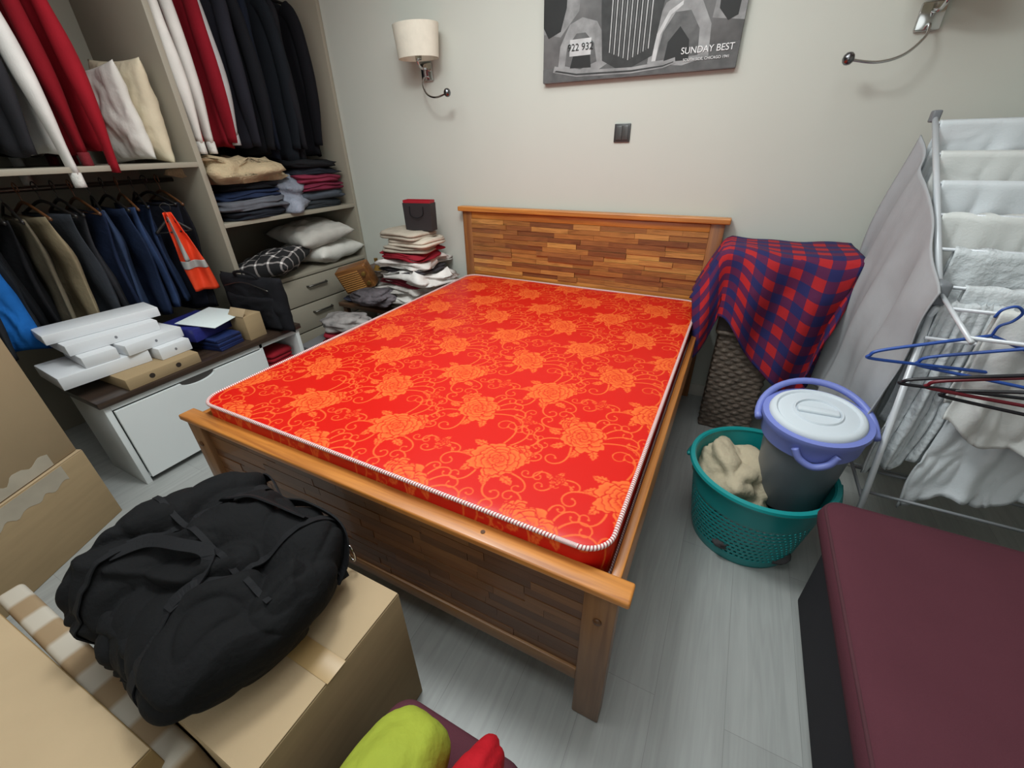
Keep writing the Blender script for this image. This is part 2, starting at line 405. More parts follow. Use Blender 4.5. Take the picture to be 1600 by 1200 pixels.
V=np.concatenate(Vs);pat=np.concatenate(pats);F=np.concatenate(Fs)
me=bpy.data.meshes.new('mattress_cover');me.vertices.add(len(V));me.vertices.foreach_set('co',V.astype(np.float32).ravel())
me.loops.add(F.size);me.loops.foreach_set('vertex_index',F.astype(np.int32).ravel())
me.polygons.add(len(F));me.polygons.foreach_set('loop_start',(np.arange(len(F))*4).astype(np.int32))
me.update(calc_edges=True);me.validate();me.shade_smooth()
at=me.attributes.new('pattern','FLOAT','POINT');at.data.foreach_set('value',pat.astype(np.float32))
m,nt,b=base('mattress_damask',.55)
an=nn(nt,'ShaderNodeAttribute');an.attribute_name='pattern'
r=nn(nt,'ShaderNodeValToRGB');e=r.color_ramp.elements;e[0].position=.08;e[0].color=hx('#c8160b');e[1].position=.95;e[1].color=hx('#e4672a')
nt.links.new(an.outputs['Fac'],r.inputs[0]);nt.links.new(r.outputs[0],b.inputs['Base Color'])
b.inputs['Specular IOR Level'].default_value=.25
rr_=nn(nt,'ShaderNodeMapRange');rr_.inputs['To Min'].default_value=.40;rr_.inputs['To Max'].default_value=.6;nt.links.new(an.outputs['Fac'],rr_.inputs[0]);nt.links.new(rr_.outputs[0],b.inputs['Roughness'])
me.materials.append(m)
mt=Thing('mattress','red foam mattress with orange damask flowers and twisted piping','mattress',(MCX,MCY,.4905))
o=bpy.data.objects.new('mattress_cover',me);COL.objects.link(o);mt.add(o);o.location=(0,0,-.49)
m,nt,b=base('piping_twist',.6);PIP=m
uv=nn(nt,'ShaderNodeUVMap');sx=nn(nt,'ShaderNodeSeparateXYZ');nt.links.new(uv.outputs[0],sx.inputs[0])
m1=nn(nt,'ShaderNodeMath',operation='MULTIPLY');m1.inputs[1].default_value=120;nt.links.new(sx.outputs[1],m1.inputs[0])
m2=nn(nt,'ShaderNodeMath',operation='MULTIPLY_ADD');m2.inputs[1].default_value=1.0;nt.links.new(sx.outputs[0],m2.inputs[0]);nt.links.new(m1.outputs[0],m2.inputs[2])
m3=nn(nt,'ShaderNodeMath',operation='FRACT');nt.links.new(m2.outputs[0],m3.inputs[0])
r=nn(nt,'ShaderNodeValToRGB');r.color_ramp.interpolation='CONSTANT';e=r.color_ramp.elements;e[0].color=hx('#e0ceca');e[1].position=.60;e[1].color=hx('#9c4448')
nt.links.new(m3.outputs[0],r.inputs[0]);nt.links.new(r.outputs[0],b.inputs['Base Color'])
def rr_path(hx_,hy_,r_,z,n=12):
    P=[]
    for (sx_,sy_,a0) in((1,-1,-90),(1,1,0),(-1,1,90),(-1,-1,180)):
        for k in range(n+1):
            a=math.radians(a0+90*k/n);P.append((sx_*(hx_-r_)+r_*math.cos(a),sy_*(hy_-r_)+r_*math.sin(a),z))
    out=[]
    for i in range(len(P)):
        a=Vector(P[i]);b2=Vector(P[(i+1)%len(P)]);k=max(1,int((b2-a).length/.05))
        for j in range(k): out.append(a.lerp(b2,j/k))
    return out
for z in (ZT-.004,.505):
    o=tube('piping',rr_path(HX+.002,HY+.002,RC,z-.49),.0062,PIP,10,closed=True);mt.add(o,'white piping with thin red twist')
# ------------------------------------------------------------ wall things
DG=M('switch_grey','#3b3a3a',.35,.03,5,0)
sw=Thing('light_switch','dark grey square double light switch on the wall','light switch',(.979,-.0,1.438))
sw.w(box('frame',(.936,-.009,1.438),(1.022,-.0,1.524),DG,.003));sw.w(box('rocker',(.946,-.013,1.448),(.9785,-.008,1.514),M('switch_key','#474645',.3,.03,5,0),.002));sw.w(box('rocker',(.9795,-.013,1.448),(1.012,-.008,1.514),M('switch_key','#474645'),.002))
CH=M('chrome','#c9c9c9',.14,.03,5,0,metal=1);SH=M('lamp_shade_linen','#dcd6c6',.9,.04,30,.15,300)
def lamp(x,ballx,label):
    L=Thing('wall_lamp',label,'wall lamp',(x,0,1.83))
    L.w(box('wall_plate',(x-.04,-.02,1.79),(x+.04,0,1.88),CH,.006),'chrome wall plate')
    L.w(tube('shade_arm',catmull([(x,-.02,1.85),(x+.01,-.07,1.845),(x+.015,-.115,1.87),(x+.015,-.12,1.93)]),.007,CH))
    cx=x+.028
    sh=lathe('lamp_shade',[(.128,0),(.144,.155),(.141,.155),(.125,0.0),(.128,0)],SH,48,(cx,-.12,1.885),1,.72,caps=False);L.w(sh,'off-white drum shade')
    L.w(lathe('bulb_holder',[(.0001,0),(.018,0),(.02,.03),(.016,.05),(.0001,.05)],CH,24,(cx,-.12,1.88)))
    s=1 if ballx>x else -1
    P=catmull([(x,-.02,1.81),(x,-.05,1.80),(x+s*.01,-.08,1.76),(x+s*.06,-.11,1.71),(x+s*.14,-.14,1.69),(ballx,-.15,1.705)],10)
    L.w(tube('reading_arm',P,.0055,CH),'curved chrome reading arm')
    L.w(lathe('reading_light',[(.0001,-.022),(.010,-.020),(.018,-.012),(.021,0),(.018,.012),(.010,.020),(.0001,.022)],M('chrome_dark','#77777a',.2,.03,5,0,metal=1),24,(ballx,-.15,1.708)))
lamp(-.26,-.03,'chrome wall lamp with off-white drum shade and curved reading arm')
lamp(2.13,1.89,'chrome wall lamp with curved reading arm above the drying rack')
# poster
PG=lambda n,c,v=.25,s=14:M(n,c,.6,v,s,0)
po=Thing('poster','black and white canvas print of a vintage car','poster',(1.0,-.0005,1.723))
po.w(box('canvas',(.523,-.03,1.723),(1.475,-.0005,2.36),PG('poster_bg','#626262',.35,9),.002))
lay=[]
def pp(pts,mat,k):
    V=[(.523+u*.952,-.0303-k*.0002,1.723+v*.38) for u,v in pts];lay.append(mesh('a',V,[tuple(range(len(V)))],mat,smooth=False))
def ell(cu,cv,ru,rv,n=28,a0=0,a1=360): return [(cu+ru*math.cos(math.radians(a0+(a1-a0)*i/n)),cv+rv*math.sin(math.radians(a0+(a1-a0)*i/n))) for i in range(n)]
g0,g1,g2,g3,g4=PG('ink_black','#121212',.4),PG('ink_dark','#282828',.5,20),PG('ink_mid','#545454',.4,18),PG('ink_light','#8c8c8c',.3,16),PG('ink_white','#bdbdbd',.15,20)
pp([(0,0.01),(1,0.01),(1,.26),(0,.16)],PG('ink_road','#525252',.3,20),1)
pp([(.0,.55),(.1,.5),(.2,.75),(.22,1.6),(0,1.6)],PG('ink_street','#858585',.3,20),1)
pp([(.86,.5),(1,.45),(1,1.6),(.9,1.6)],PG('ink_street','#858585',.3,20),1)
pp([(.09,.16),(.10,.40),(.15,.62),(.22,.68),(.30,.62),(.36,.40),(.38,.18),(.30,.08),(.15,.09)],g3,2)
pp([(.13,.18),(.14,.38),(.19,.52),(.24,.52),(.29,.40),(.31,.2),(.22,.13)],g2,3)
pp([(.16,.15),(.18,.32),(.23,.42),(.27,.3),(.28,.14)],g0,3.5)
pp([(.58,.12),(.59,.45),(.64,.70),(.72,.78),(.80,.70),(.86,.45),(.87,.14),(.75,.07)],g3,2)
pp([(.60,.14),(.61,.40),(.66,.62),(.72,.70),(.72,.66),(.67,.58),(.63,.40),(.62,.14)],g4,3.2)
pp([(.62,.14),(.64,.42),(.69,.60),(.76,.60),(.81,.42),(.82,.16)],g2,3)
pp([(.66,.12),(.67,.32),(.72,.46),(.77,.32),(.78,.12)],g0,3.5)
pp([(.34,.2),(.32,.7),(.30,1.5),(.66,1.5),(.63,.7),(.60,.2),(.5,.1),(.42,.1)],g1,4)
for i in range(17):
    u=.375+i*.0125;pp([(u,.18+abs(i-8)*.012),(u-.002,1.2),(u+.003,1.2),(u+.004,.18+abs(i-8)*.012)],g2 if i%2 else g4,5)
pp(ell(.66,.98,.055,.16),g4,6);pp(ell(.66,.98,.043,.125),g3,7);pp(ell(.27,1.0,.05,.15),g4,6);pp(ell(.27,1.0,.038,.12),g2,7)
pp([(.06,.12),(.2,.05),(.5,.035),(.66,.06),(.72,.10),(.715,.16),(.66,.13),(.5,.10),(.2,.12),(.07,.19)],g3,8)
pp([(.07,.125),(.2,.065),(.5,.05),(.66,.075),(.71,.11),(.71,.12),(.66,.09),(.5,.07),(.2,.085),(.08,.14)],g1,9)
pp([(.155,.28),(.275,.28),(.275,.46),(.155,.46)],g4,9)
pp([(.0,.62),(.03,.5),(.10,.56),(.13,.8),(.14,1.5),(.0,1.5)],g0,4);pp([(.885,.58),(.93,.46),(.97,.5),(.99,1.5),(.87,1.5)],g0,4)
po.w(join('print',lay))
INK=M('ink_letter_white','#e8e8e8',.6,0.01,1,0)
for body,size,x,z,mt_ in(('922 932',.042,.523+.215*.952,1.723+.37*.38,g0),('SUNDAY BEST',.036,.523+.86*.952,1.723+.21*.38,INK),('SOUTH SIDE, CHICAGO 1941',.0155,.523+.86*.952,1.723+.12*.38,INK)):
    t=textmesh(body,size,mt_);t.rotation_euler=(math.pi/2,0,0);t.location=(x,-.0335,z);po.w(t)
# ------------------------------------------------------------ closet
CL=M('closet_laminate','#999283',.55,.03,3,.02,200);CLI=M('closet_inner','#8a8477',.6,.03,3,0)
cl=Thing('wardrobe','open greige built-in wardrobe with shelves, rails and drawers','wardrobe',(-1.4,-1.5,0))
XF=-1.063;XB=-1.70
pan=[('side_panel',(XB,-.03,0),(XF,-.002,2.7)),('divider_panel',(XB,-1.09,0),(XF,-1.06,2.7)),('side_panel',(XB,-3.0,0),(XF,-2.97,2.7)),
 ('back_panel',(XB-.015,-3.0,0),(XB,-.002,2.7)),('shelf',(XB,-1.06,1.04),(XF,-.03,1.064)),('shelf',(XB,-2.97,1.365),(XF,-1.09,1.389)),
 ('top_panel',(XB,-2.97,2.67),(XF,-1.09,2.7)),('top_panel',(XB,-1.06,2.67),(XF,-.03,2.7)),('plinth',(XB,-1.06,0),(XF-.02,-.03,.06))]
for n,a,b_ in pan: cl.w(box(n,a,b_,CL if n!='back_panel' else CLI,.0015))
cl.w(box('drawer_cabinet_top',(XB,-1.06,.645),(XF+.004,-.03,.67),CL,.002))
HM=M('handle_steel','#5d5a55',.3,.05,5,0,metal=.8)
zz=[.06,.255,.45,.642]
for i in range(3):
    d=box('drawer',(XF-.45,-1.055,zz[i]+.005),(XF+.004,-.034,zz[i+1]-.005),CL,.003);cl.w(d)
    hnd=tube('handle',[(XF+.004,-.63,0),(XF+.025,-.625,0),(XF+.025,-.465,0),(XF+.004,-.46,0)],.007,HM,8);hnd.location=(0,0,zz[i+1]-.07);hnd.parent=d
for y0,y1,z in((-1.06,-.03,2.33),(-2.97,-1.09,2.33),(-2.97,-1.09,1.30)):
    cl.w(tube('rail',[(-1.37,y0,z),(-1.37,y1,z)],.012,HM,12))
def hanger_mesh(mat,w=.2,r=.0045):
    hook=catmull([(0.02,0,-.015),(.022,0,.008),(.0,0,.022),(-.02,0,.008),(-.012,0,-.012),(0,0,-.03),(0,0,-.06)],5)
    a=tube('a',hook,.0025,mat,6)
    b_=tube('a',catmull([(-w,0,-.125),(-w*.6,0,-.095),(0,0,-.06),(w*.6,0,-.095),(w,0,-.125)],5),r*1.8,mat,8,flat=.7)
    c=tube('a',[(-w,0,-.125),(w,0,-.125)],r,mat,6)
    return join('clothes_hanger',[a,b_,c])
HB=M('hanger_black','#1d1b1a',.4,.1,5,0)
EMB=M('emblem_white','#c8c8c6',.6,.05,40,0)
def garment(kind,label,y,col,L=.85,zt=2.34,x=-1.37,sleeve=.62,thick=.04,cuff=None,stripe=None,rotz=0,group='clothes on the wardrobe rail',seed=0,w=.22,front=0,emblem=False):
    mt_=M('fabric_'+col.strip('#'),col,.9,.10,5,.12,120,spec=.2);G=Thing(kind,label,'clothing',(x,y,zt),(0,0,rotz),group)
    prof=[(-.07,.05),(-.085,.09),(-.11,.15),(-.15,w-.01),(-.22,w)]+[(-.22-(L-.22)*k/16,w*(1-.03*k/16)+.008*math.sin(k*.6+seed)) for k in range(1,17)]
    rings=[];n=48
    for z,a in prof:
        tz=min(1,(-z-.05)/.2);bth=thick*(.35+.65*tz)*(1+.15*min(1,max(0,(-z-.3)*1.5)))
        R=[]
        for k in range(n):
            th=2*math.pi*k/n
            f=1+.22*math.sin(5*th+seed+z*1.2)*tz+.35*nz(math.cos(th)*1.5+seed,math.sin(th)*1.5,z*2)*tz
            R.append((a*math.cos(th)*(1+.03*nz(seed,z*3,th)),bth*math.sin(th)*f,z+(.012*math.sin(th*3+seed) if z<-L+.03 else 0)))
        rings.append(R)
    G.add(loft('body',rings,mt_))
    for s in (1,-1):
        e=sleeve;k1=.016*math.sin(seed*1.7);k2=.014*math.cos(seed*2.3)
        P=catmull([(s*(w-.06),0,-.14),(s*(w-.005),-.008,-.2),(s*(w+.02),-.012+k1,-.36),(s*(w+.035+front)+k2,-.012+k1,-.36-(e-.2)*.5),(s*(w+.02+front)+k2,-.008,-.16-e)],8)
        sl=tube('sleeve',P,lambda t:.058-.018*t,mt_,20,wr=.016,wf=8,flat=.55);G.add(sl)
        xe=s*(w+.02+front)+k2
        if cuff:
            cf=tube('cuff',[(xe,-.008,-.155-e),(xe,-.008,-.2-e),(xe,-.008,-.215-e)],.034,M('rib_'+cuff.strip('#'),cuff,.9,.15,60,.3,200),14,flat=.6);G.add(cf,'ribbed cuff')
        if stripe:
            st=ribbon('sleeve_stripe',[Vector(p)+Vector((0,-.034,0)) for p in P[8:]],[Vector((0,-1,0))]*len(P[8:]),.012,.003,cloth('stripe_'+stripe.strip('#'),stripe));G.add(st)
        if emblem and s>0:
            em=lathe('emblem',[(.0001,0),(.014,0),(.015,.002),(.008,.003),(.0001,.003)],EMB,12,(0,0,0),1,1.4);em.rotation_euler=(math.pi/2,0,.4);em.location=(w+.02,-.044,-.36);G.add(em,'small white crest')
    G.add(hanger_mesh(HB,w-.02))
    return G
gr='clothes hanging over the folded piles'
for i,(y,c,k,lab,L,sl,cf,stp) in enumerate([
 (-.99,'#d9d5cf','sweatshirt','white hooded sweatshirt with ribbed cuffs',.84,.70,'#c9c4bd',None),
 (-.90,'#d4d0cb','jacket','white zip jacket with thin red sleeve stripe',.82,.70,'#cfcac4','#b02030'),
 (-.82,'#7e1220','jacket','dark red track jacket',.88,.70,None,None),
 (-.745,'#a8a6a6','sweatshirt','light grey sweatshirt',.80,.66,'#9b9999',None),
 (-.66,'#22222a','jacket','black padded jacket with small white crest',.88,.72,None,None),
 (-.57,'#14151a','jacket','black sports jacket',.92,.74,None,None),
 (-.48,'#0f1522','jacket','dark navy jacket',.95,.74,None,None),
 (-.38,'#161a20','coat','black wool coat',.97,.74,None,None),
 (-.28,'#1b1b20','coat','black long coat with small white crest',.98,.74,None,None),
 (-.18,'#111116','coat','black heavy coat',.94,.72,None,None)]):
    garment(k,lab,y,c,L,2.34,-1.37,sl,.05,cf,stp,random.uniform(-12,12),gr,i*1.7,w=.23 if i<4 else .245,emblem=i in(4,8))
gr='clothes hanging over the upper shelf'
for i,(y,c,k,lab,L,sl,cf,fr) in enumerate([
 (-1.43,'#8f1522','jacket','red jacket with sleeves hanging past the shelf',.88,.82,None,.06),
 (-1.51,'#7b101c','sweatshirt','dark red sweatshirt',.9,.74,'#6d0f1a',.02),
 (-1.61,'#dad7d3','jacket','white jacket with long hanging sleeve',.9,.82,'#cfcbc6',.06),
 (-1.74,'#2a2a2e','shirt','dark charcoal shirt',.9,.74,None,.02),
 (-1.85,'#17171b','jacket','black jacket',.9,.75,None,.03),
 (-1.97,'#222226','coat','dark grey coat',.9,.7,None,0),
 (-2.10,'#101014','coat','black coat',.9,.7,None,0)]):
    garment(k,lab,y,c,L,2.34,-1.37,sl,.05,cf,None,random.uniform(-8,8),gr,i*2.3+5,front=fr)
def trousers(y,c,L,label,w=.17,rot=0,seed=0,x=-1.31):
    G=Thing('trousers',label,'trousers',(x,y,1.31),(0,0,rot),'trousers on the lower rail')
    rings=[];n=40
    for k in range(18):
        t=k/17;z=-.118-(L-.118)*t;R=[]
        for q_ in range(n):
            th=2*math.pi*q_/n;f=1+.35*math.sin(5*th+seed)*min(1,t*3)+.7*nz(math.cos(th)+seed,math.sin(th),z*6)
            R.append(((w-.02*t+.012*math.sin(t*9+seed))*math.cos(th),.027*(.5+.5*min(1,t*4))*math.sin(th)*f+.012*math.sin(t*5+seed),z+.006*math.cos(2*th)))
        rings.append(R)
    G.add(loft('cloth',rings,cloth('denim_'+c.strip('#'),c,.2)))
    G.add(hanger_mesh(M('hanger_wood','#5b3a22',.4,.2) if int(seed*10)%3==0 else HB,w+.01))
for i,(c,lab) in enumerate([('#14141a','black trousers'),('#1b1d28','dark navy trousers'),('#22304c','dark blue jeans'),('#2b3c5e','mid blue jeans'),('#1d2942','dark denim jeans'),('#32405c','faded blue jeans'),('#18223a','deep blue jeans'),('#2a2a2e','charcoal trousers'),('#33363c','grey trousers'),('#857860','khaki chinos'),('#5d5648','olive brown trousers'),('#17171a','black trousers with crease'),('#101216','black formal trousers'),('#1c2026','dark grey trousers'),('#26282c','charcoal work trousers')]):
    trousers(-1.20-i*.064,c,.62+.10*random.random(),lab+' on a hanger',.17+random.uniform(-.02,.045),random.uniform(-18,18),i*1.3)
o=pillow('bag',.24,.48,.10,cloth('bright_blue_nylon','#1a5fa8',.2),30,.03,3)
solo(o,'garment_bag','bright blue nylon bag hanging under the rail','bag',(-1.2,-2.10,.88),(90,0,60))
VO=M('hivis_orange','#e8421a',.7,.06,8,.15,50);VS=M('reflective_tape','#aeaeaa',.35,.05,8,.05,200)
vs=Thing('safety_vest','orange high-visibility vest with silver reflective tape','vest',(-1.13,-1.30,1.18),(0,0,62))
def vf(u,v):
    sh=.018+.036*min(1,v*1.6)+.008*v; x=(u-.5)*2*sh+.05*v; z=-.02-.44*v
    if v<.25: z-=abs(x)*.25
    return (x,-.02+.016*math.sin(u*9+v*4)+.02*nz(u*3,v*3)+.03*v,z)
vs.add(sheet('vest_body',26,26,vf,VO,1,1,.004))
def band(u0,u1,v0,v1):
    return sheet('reflective_band',18,14,lambda u,v:(lambda p:(p[0],p[1]-.005,p[2]))(vf(u0+(u1-u0)*u,v0+(v1-v0)*v)),VS,1,1,.002)
for bnd in((0,1,.60,.70),(.22,.42,.05,.60)): vs.add(band(*bnd),'silver reflective tape')
vs.add(hanger_mesh(HB,.08))
PW=cloth('pillow_white','#d6d3cc',.06);PC=cloth('pillow_cream','#d2c6ac',.06)
solo(pillow('p',.42,.46,.11,PC,34,.018,1),'pillow','cream quilted pillow standing on the shelf','pillow',(-1.34,-1.175,1.622),(90,3,4))
solo(pillow('p',.38,.42,.09,PW,34,.018,5),'pillow','white pillow standing on the shelf','pillow',(-1.34,-1.275,1.60),(90,-5,8))
def pile(items,cx,cy,z,grp,sx=.36,sy=.34,rot=0,mess=2.4):
    for i,(c,lab,h) in enumerate(items):
        s=1+random.uniform(-.10,.06)
        o=folded('f',sx*s,sy*s,h,cloth('fold_'+c.strip('#'),c,.2),random.choice((1,1,2,2)),seed=z*31+i,wr=.014,mess=mess)
        solo(o,'folded_cloth',lab,'folded clothes',(cx+random.uniform(-.025,.02),cy+random.uniform(-.025,.025),z),(0,0,rot+random.uniform(-12,12)),grp);z+=h+.002
    return z
zt=pile([('#23272f','dark folded trousers',.05),('#5d5f66','grey folded sweater',.055),('#1f2a44','navy folded jumper',.05),('#14151a','black folded shirt',.04)],-1.25,-.80,1.064,'folded pile on the shelf',.38,.42)
solo(folded('f',.36,.50,.12,cloth('fleece_beige','#b6a283',.15,.95,.8),1,3,.05,2.5),'fleece_blanket','beige fluffy fleece blanket on the folded pile','blanket',(-1.23,-.80,zt),(0,0,12))
solo(folded('f',.20,.24,.20,cloth('knit_grey','#8a8f9c',.3,.95,.8),2,8,.05,3),'knit_scarf','grey and white knitted scarf bundle','scarf',(-1.18,-.52,1.066),(0,0,30))
pile([('#2c3034','charcoal folded jeans',.055),('#4a5059','blue grey folded sweater',.055),('#6b2438','wine red folded shirt',.05),('#7c2b40','maroon folded polo',.045),('#20222a','black folded shirt with stripes',.045),('#1a1a1d','black folded top',.045)],-1.25,-.25,1.064,'second folded pile on the shelf',.36,.38)
def plaid(nt,b,scale,c0,c1,c2,w1=.5):
    uv=nn(nt,'ShaderNodeUVMap');sx=nn(nt,'ShaderNodeSeparateXYZ');nt.links.new(uv.outputs[0],sx.inputs[0]);outs=[]
    for i in(0,1):
        a=nn(nt,'ShaderNodeMath',operation='MULTIPLY');a.inputs[1].default_value=scale;nt.links.new(sx.outputs[i],a.inputs[0])
        f=nn(nt,'ShaderNodeMath',operation='FRACT');nt.links.new(a.outputs[0],f.inputs[0])
        g=nn(nt,'ShaderNodeMath',operation='LESS_THAN');g.inputs[1].default_value=w1;nt.links.new(f.outputs[0],g.inputs[0]);outs.append(g)
    s=nn(nt,'ShaderNodeMath',operation='ADD');nt.links.new(outs[0].outputs[0],s.inputs[0]);nt.links.new(outs[1].outputs[0],s.inputs[1])
    d=nn(nt,'ShaderNodeMath',operation='DIVIDE');d.inputs[1].default_value=2;nt.links.new(s.outputs[0],d.inputs[0])
    r=nn(nt,'ShaderNodeValToRGB');r.color_ramp.interpolation='CONSTANT';e=r.color_ramp.elements;e[0].color=hx(c0);e[1].position=.25;e[1].color=hx(c1);x=e.new(.75);x.color=hx(c2)
    nt.links.new(d.outputs[0],r.inputs[0]);nt.links.new(r.outputs[0],b.inputs['Base Color'])
m,nt,TARb=base('tartan_black',.9);TAR=m
plaid(nt,TARb,11,'#1b1a1c','#8d8684','#e8e2de',.16)
solo(pillow('p',.44,.42,.15,TAR,30,.02,2),'pillow','black and white tartan pillow on the drawer unit','pillow',(-1.20,-.76,.755),(6,-10,25))
solo(pillow('p',.5,.46,.16,PW,30,.02,9),'pillow','white pillow on the drawer unit','pillow',(-1.27,-.27,.752),(0,0,5))
solo(pillow('p',.50,.44,.15,cloth('pillow_grey','#b8b4ad',.08),30,.02,12),'pillow','grey-white pillow on top of another pillow','pillow',(-1.26,-.33,.89),(6,4,-8))
# ------------------------------------------------------------ dresser
DW=M('dresser_white','#dce0e0',.4,.02,3,0);DT=wood('dresser_top_dark','#2a201b','#43352c',1,.3)
dr=Thing('dresser','low white dresser with dark wood top and wide drawer','dresser',(-.88,-1.54,0))
dr.w(box('top',(-1.055,-2.07,.455),(-.695,-1.015,.485),DT,.004),'dark brown wood top')
dr.w(join('body',[box('a',(-1.05,-2.055,0),(-.715,-2.03,.455),DW,.002),box('a',(-1.05,-1.05,0),(-.715,-1.025,.455),DW,.002),box('a',(-1.05,-2.03,.03),(-1.035,-1.05,.455),DW,.001),box('a',(-1.035,-1.30,.03),(-.715,-1.28,.455),DW,.002),box('a',(-1.035,-2.03,.03),(-.72,-1.05,.05),DW,.002),box('a',(-1.035,-2.03,.425),(-.715,-1.05,.455),DW,.002),box('a',(-1.035,-1.28,.24),(-.72,-1.05,.26),DW,.002)]))
def front(y0,y1,z0,z1,cut):
    P=[(y0,z0),(y1,z0),(y1,z1)]
    if cut:
        c,hw,d=cut
        P+= [(c+hw*math.cos(math.pi*k/14),z1-d*math.sin(math.pi*k/14)) for k in range(15)]
    P+=[(y0,z1)]
    n=len(P);V=[(-.715,a,b_) for a,b_ in P]+[(-.700,a,b_) for a,b_ in P]
    F=[tuple(range(n))[::-1],tuple(range(n,2*n))]+[(i,(i+1)%n,n+(i+1)%n,n+i) for i in range(n)]
    o=mesh('drawer',V,F,DW,smooth=False);return o
dr.w(front(-2.026,-1.302,.035,.42,(-1.66,.085,.028)),'white drawer front with scooped grip')
dr.w(front(-1.278,-1.052,.035,.25,None))
dr.w(box('recess_shade_slab',(-.7335,-1.76,.385),(-.7155,-1.56,.424),M('recess_shade','#3a3634',.8,.05),.001))  # solid dark slab, colour stands in for shade behind the grip
o=folded('f',.22,.17,.09,cloth('red_towel','#8c1a26',.15),3,1);solo(o,'folded_cloth','dark red folded cloth inside the open dresser shelf','folded clothes',(-.85,-1.165,.261),(0,0,3))
WB=M('box_white','#d9dbde',.45,.015,4,0);CB=M('cardboard','#a08a6a',.9,.06,5,.05,120,stretch=(1,1,8),spec=.15);CB2=M('cardboard_light','#ac9678',.9,.05,5,.05,120,spec=.15)
PGR=M('print_grey','#77797e',.5,.02,1,0)
def flatbox(label,loc,size,rot,mat,mark=None):
    T=Thing('product_box',label,'box',loc,(0,0,rot),'boxes stacked on the dresser')
    x,y,z=[s/2 for s in size]
    T.add(box('tray',(-x+.001,-y+.001,0),(x-.001,y-.001,size[2]*.3),mat,.002))
    T.add(box('lid',(-x,-y,size[2]*.08),(x,y,size[2]),mat,.004))
    if mark:
        k=lathe('printed_mark',[(.0001,0),(.007,0),(.007,.0008),(.0001,.0008)],PGR,16,(0,0,0),1,.8);k.rotation_euler=(0,math.pi/2,0);k.location=(x,0,size[2]*.52);T.add(k)
    return T
BT=flatbox('flat brown cardboard mailer with two round holes',(-.84,-1.78,.485),(.27,.33,.055),2,CB)
for dy in(-.06,.06):
    k=lathe('hole_shade_disc',[(.0001,0),(.012,0),(.012,.001),(.0001,.001)],M('hole_shade','#2b2018',.9),16);k.rotation_euler=(0,math.pi/2,0);k.location=(.1351,dy,.03);BT.add(k)  # flat dark discs, shade inside the holes given as colour
flatbox('large flat white laptop box under the stack',(-.96,-1.93,.541),(.28,.34,.06),-3,WB)
flatbox('flat white laptop box on the brown mailer',(-.89,-1.68,.541),(.24,.15,.06),4,WB,1)
flatbox('white electronics box with small round mark',(-.93,-1.73,.602),(.24,.26,.052),5,WB,1)
flatbox('white electronics box with rounded lid',(-.95,-1.93,.602),(.25,.13,.052),-4,WB)
flatbox('large white laptop box near the top',(-1.0,-1.83,.655),(.24,.36,.05),-3,WB,1)
flatbox('long white keyboard box on top',(-1.03,-1.82,.706),(.17,.44,.045),-6,WB)
for i in range(6):
    c=['#1d2850','#22305e','#1a2244','#2a3a6a','#1c2648','#25335f'][i]
    o=box('magazine',(-.11,-.075,0),(.11,.075,.011),M('mag_'+c[1:],c,.3,.15,20,0),.002)
    solo(o,'magazine','dark blue glossy magazine in a stack','magazine',(-.85,-1.44,.486+i*.0115),(0,0,random.uniform(-4,4)+8),'magazines stacked on the dresser')
bk=Thing('gift_box','blue printed carton with opened white flap','box',(-.92,-1.46,.557),(0,0,14))
bk.add(box('carton',(-.16,-.13,0),(.10,.14,.07),M('carton_blue','#2a2f74',.35,.25,25,0),.002))
fl=box('flap',(-.05,-.13,0),(.17,.13,.003),M('carton_inside','#d6e0e0',.6,.03),.001);fl.location=(.0,.03,.082);fl.rotation_euler=(0,math.radians(6),0.15);bk.add(fl,'white inner flap')
cb=Thing('carton','small brown cardboard carton with open flap','box',(-.79,-1.275,.485),(0,0,5))
cb.add(box('body',(-.06,-.055,0),(.06,.055,.14),CB,.002));fl=box('flap',(-.06,0,0),(.06,.05,.003),CB2,.001);fl.location=(0,-.055,.14);fl.rotation_euler=(math.radians(50),0,0);cb.add(fl)
BK=cloth('bag_black','#1a1a1e',.15);BKT=M('strap_black','#101013',.8,.1,20,.1,200,spec=.25)
lb=Thing('laptop_bag','black fabric laptop bag with carry handles','bag',(-.86,-1.135,.487),(0,0,4))
p=pillow('body',.50,.33,.095,BK,26,.012,4,pw=.25);p.rotation_euler=(math.pi/2,0,0);p.location=(0,0,.155);lb.add(p)
p=pillow('front_pocket',.40,.20,.05,BK,22,.008,7,pw=.25);p.rotation_euler=(math.pi/2,0,0);p.location=(0,-.035,.11);lb.add(p)
lb.add(tube('handle',catmull([(-.09,-.01,.29),(-.08,-.03,.33),(0,-.035,.345),(.08,-.03,.33),(.09,-.01,.29)]),.009,BKT,8))
lb.add(tube('zip',catmull([(-.18,-.045,.25),(0,-.05,.285),(.18,-.045,.25)]),.003,HM,6))
